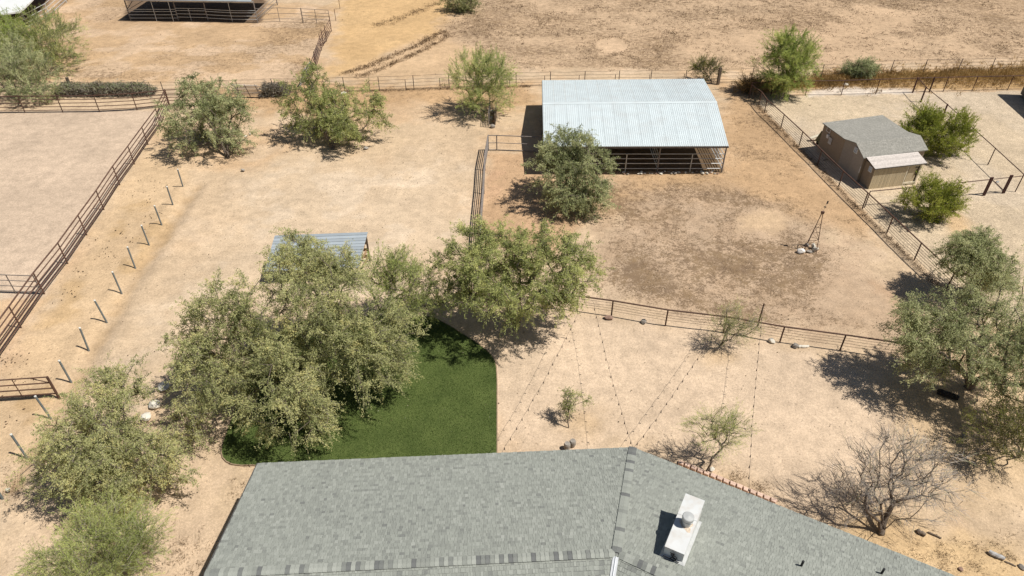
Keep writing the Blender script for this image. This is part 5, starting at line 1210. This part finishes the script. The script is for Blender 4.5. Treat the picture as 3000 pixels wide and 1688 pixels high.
# dead brush piled along the far fence
def brush(name, label, px0, px1, n_, hh, dp, green=0.):
    a, b_ = G(*px0), G(*px1); t = thing(name, label, 'brush', (a+b_)/2)
    f = rs.rand(n_)[:, None]; top_ = hh*(.75+.4*vnoise(f[:, 0]*9, f[:, 0]*0, 1., 4))*np.minimum(1, np.minimum(f[:, 0], 1-f[:, 0])*9+.45)
    P = a+(b_-a)*f; P[:, 1] += rs.normal(0, dp, n_); P[:, 2] = rs.rand(n_)**.7*top_
    d = rs.randn(n_, 3)*np.array([1., .6, .7]); d /= np.linalg.norm(d, axis=1, keepdims=True); s_ = np.cross(d, rs.randn(n_, 3)); s_ /= np.linalg.norm(s_, axis=1, keepdims=True)
    l_ = rs.uniform(.2, .5, n_)[:, None]; wd = rs.uniform(.012, .032, n_)[:, None]
    V = np.stack([P-d*l_*.5, P+s_*wd, P+d*l_*.5, P-s_*wd], 1).reshape(-1, 3); V[:, 2] = np.maximum(V[:, 2], .0)
    tn = np.clip(rs.normal(.45, .22, n_)+green*(P[:, 2] > top_*.7), 0, 1)
    part('twigs', t, V, np.arange(n_*4).reshape(-1, 4), BRUSH, attrs={'tint': ('FACE', 'FLOAT', tn)})
    for q in range(14):
        p = a+(b_-a)*rs.rand(); part('stem', t, *tube([p, p+np.array([rs.normal(0, .25), rs.normal(0, .2), hh*.8])], [.03, .012], 5), DEADBARK)
brush('brush_hedge', 'long grey hedge of dry brush behind the arena fence', (172, 279), (455, 276), 8000, 1.05, .42, .45)
brush('brush_pile', 'brown heap of dry brush against the far fence between two trees', (770, 280), (850, 278), 2600, 1.1, .35)
# dry grass bank at the upper right
P = along_px([(2390, 240), (2600, 226), (2800, 226), (3120, 214)], 2300, 1.3)
P = np.concatenate([P, along_px([(2180, 262), (2330, 250), (2450, 243)], 500, .5)])
twigs(P, np.full(len(P), .42)*rs.uniform(.5, 1.3, len(P)), np.full(len(P), .022), .6, .15+1.3*(fbm(P[:, 0], P[:, 1], 2.5, 3)-.22), 'dry_grass', 'orange brown bank of tall dry grass along the far fence', 'dry grass', DRYGRASS)
# weeds along the two wheel tracks and in the open field
T1 = along_px([(1005, 218), (1090, 190), (1160, 160), (1230, 128), (1300, 92)], 330, .28); T2 = along_px([(1040, 228), (1120, 200), (1200, 165), (1270, 132), (1318, 100)], 250, .28); T3 = along_px([(1080, 78), (1150, 62), (1240, 28), (1290, 5)], 140, .5)
P = np.concatenate([T1, T2, T3])
twigs(P, rs.uniform(.10, .26, len(P)), np.full(len(P), .020), .9, np.full(len(P), .5), 'track_weeds', 'double row of dry weeds along the old wheel track', 'weeds', DRYWEED, spread=.16)
cand = np.stack([rs.uniform(-12, 72, 26000), rs.uniform(62, 99, 26000)], 1); wv = weed_at(cand[:, 0], cand[:, 1]); kp = rs.rand(len(cand)) < np.clip((wv-.2)*1.1, 0, 1)*(fbm(cand[:, 0], cand[:, 1], 2.5, 19) > .47); cand = cand[kp]
P = np.concatenate([cand, np.zeros((len(cand), 1))], 1)
ringp = [G(1792+55*math.cos(a), 134+24*math.sin(a)) for a in np.linspace(0, 6.28, 46)]+[G(1960+rs.normal(0, 25), 100+rs.normal(0, 14)) for _ in range(60)]
P = np.concatenate([P, np.array(ringp)])
twigs(P, rs.uniform(.08, .22, len(P)), np.full(len(P), .020), .9, np.full(len(P), .36), 'field_weeds', 'low dead weeds scattered over the open field', 'weeds', DRYWEED, nb=7, spread=.16)
cand = np.stack([rs.uniform(-3, 28, 30000), rs.uniform(26, 60, 30000)], 1); wv = weed_at(cand[:, 0], cand[:, 1]); kp = rs.rand(len(cand)) < np.clip((wv-.22)*1.0, 0, .8)*(fbm(cand[:, 0], cand[:, 1], 1.4, 23) > .48); cand = cand[kp]
P = np.concatenate([cand, np.zeros((len(cand), 1))], 1)
twigs(P, rs.uniform(.04, .10, len(P)), np.full(len(P), .010), 1.1, np.full(len(P), .45), 'paddock_weeds', 'flattened dead grass tufts on the paddock soil', 'weeds', DRYWEED, nb=7, spread=.10)
near = [(2640+rs.uniform(0, 330), 1560+rs.uniform(0, 128)) for _ in range(70)]+[(2150+rs.normal(0, 20), 1400+rs.normal(0, 10)) for _ in range(16)]+[(2220+rs.normal(0, 25), 1430+rs.normal(0, 10)) for _ in range(16)]+[(540+rs.normal(0, 40), 1620+rs.normal(0, 40)) for _ in range(34)]+[(700+rs.normal(0, 20), 1440+rs.normal(0, 25)) for _ in range(10)]+[(30+rs.normal(0, 25), 1410+rs.normal(0, 30)) for _ in range(24)]
P = np.array([G(*p) for p in near])
twigs(P, rs.uniform(.08, .2, len(P)), np.full(len(P), .007), 1.0, np.full(len(P), .5), 'yard_weeds', 'small dry weeds dotted over the bare yard', 'weeds', DRYWEED, nb=14, spread=.10)
P = np.concatenate([along_px([(1590, 510), (2130, 509)], 60, .25), along_px([(2210, 300), (2540, 640), (2760, 850)], 420, .12), along_px([(1010, 269), (1560, 254)], 300, .12)])
twigs(P, rs.uniform(.08, .2, len(P)), np.full(len(P), .012), .8, np.full(len(P), .4), 'fence_weeds', 'dry weeds along the feet of the fences', 'weeds', DRYWEED, nb=9, spread=.10)
# dung, clods and pebbles lying on the soil
_c = [(rs.uniform(0, 1), rs.normal(0, .9)) for _ in range(26)]
lane = [(c_[0]+rs.normal(0, .02), c_[1]+rs.normal(0, .35)) for c_ in (_c[rs.randint(26)] for _ in range(260))]
A_, B_ = G(520, 520), G(60, 1230); dn_ = unit(np.array([-(B_-A_)[1], (B_-A_)[0], 0])); C1 = np.array([A_+(B_-A_)*f+dn_*(-1.6+1.0*g) for f, g in lane])
C2 = np.stack([rs.uniform(-24, 4, 500), rs.uniform(22, 58, 500), np.zeros(500)], 1); C3 = np.stack([rs.uniform(-10, 26, 500), rs.uniform(13, 60, 500), np.zeros(500)], 1); C4 = np.stack([rs.uniform(-50, 45, 500), rs.uniform(58, 95, 500), np.zeros(500)], 1)
C5 = np.array([(x, y, .04) for x, y in zip(rs.uniform(-11, 0, 900), rs.uniform(17, 30, 900)) if poly_in(np.array([x]), np.array([y]), TL)[0]])[:170]; C = np.concatenate([C1, C2, C3, C4, C5]); n4 = len(C)-len(C5); V = []; Fc = []; TT = []
ob = np.array([(1, 0, 0), (0, 1, 0), (-1, 0, 0), (0, -1, 0), (0, 0, 1), (0, 0, -.6)]); of = [(0, 1, 4), (1, 2, 4), (2, 3, 4), (3, 0, 4), (1, 0, 5), (2, 1, 5), (3, 2, 5), (0, 3, 5)]
for q, c in enumerate(C):
    s_ = abs(rs.normal(.028, .015))*(1.0 if q < 260 else .75)*(1.4 if c[1] > 58 else 1)*(.55 if q >= n4 else 1); o = len(V); a = rs.uniform(0, 6.28); ca, sa_ = math.cos(a), math.sin(a)
    for p in ob*np.array([1.3, .8, .7])*s_*rs.uniform(.8, 1.2, (6, 1)): V.append(c+np.array([p[0]*ca-p[1]*sa_, p[0]*sa_+p[1]*ca, p[2]+s_*.35]))
    Fc += [tuple(i+o for i in f) for f in of]; TT += [float(np.clip(rs.normal(.12 if q < 260 else (.72 if q >= n4 else .3), .22), 0, 1))]*8
tag(put('dung_and_pebbles', mesh_from('dung_and_pebbles', np.array(V), np.array(Fc), CLOD, attrs={'tint': ('FACE', 'FLOAT', TT)})), 'scattered dung clods and pebbles on the bare soil', 'pebbles', kind='stuff')
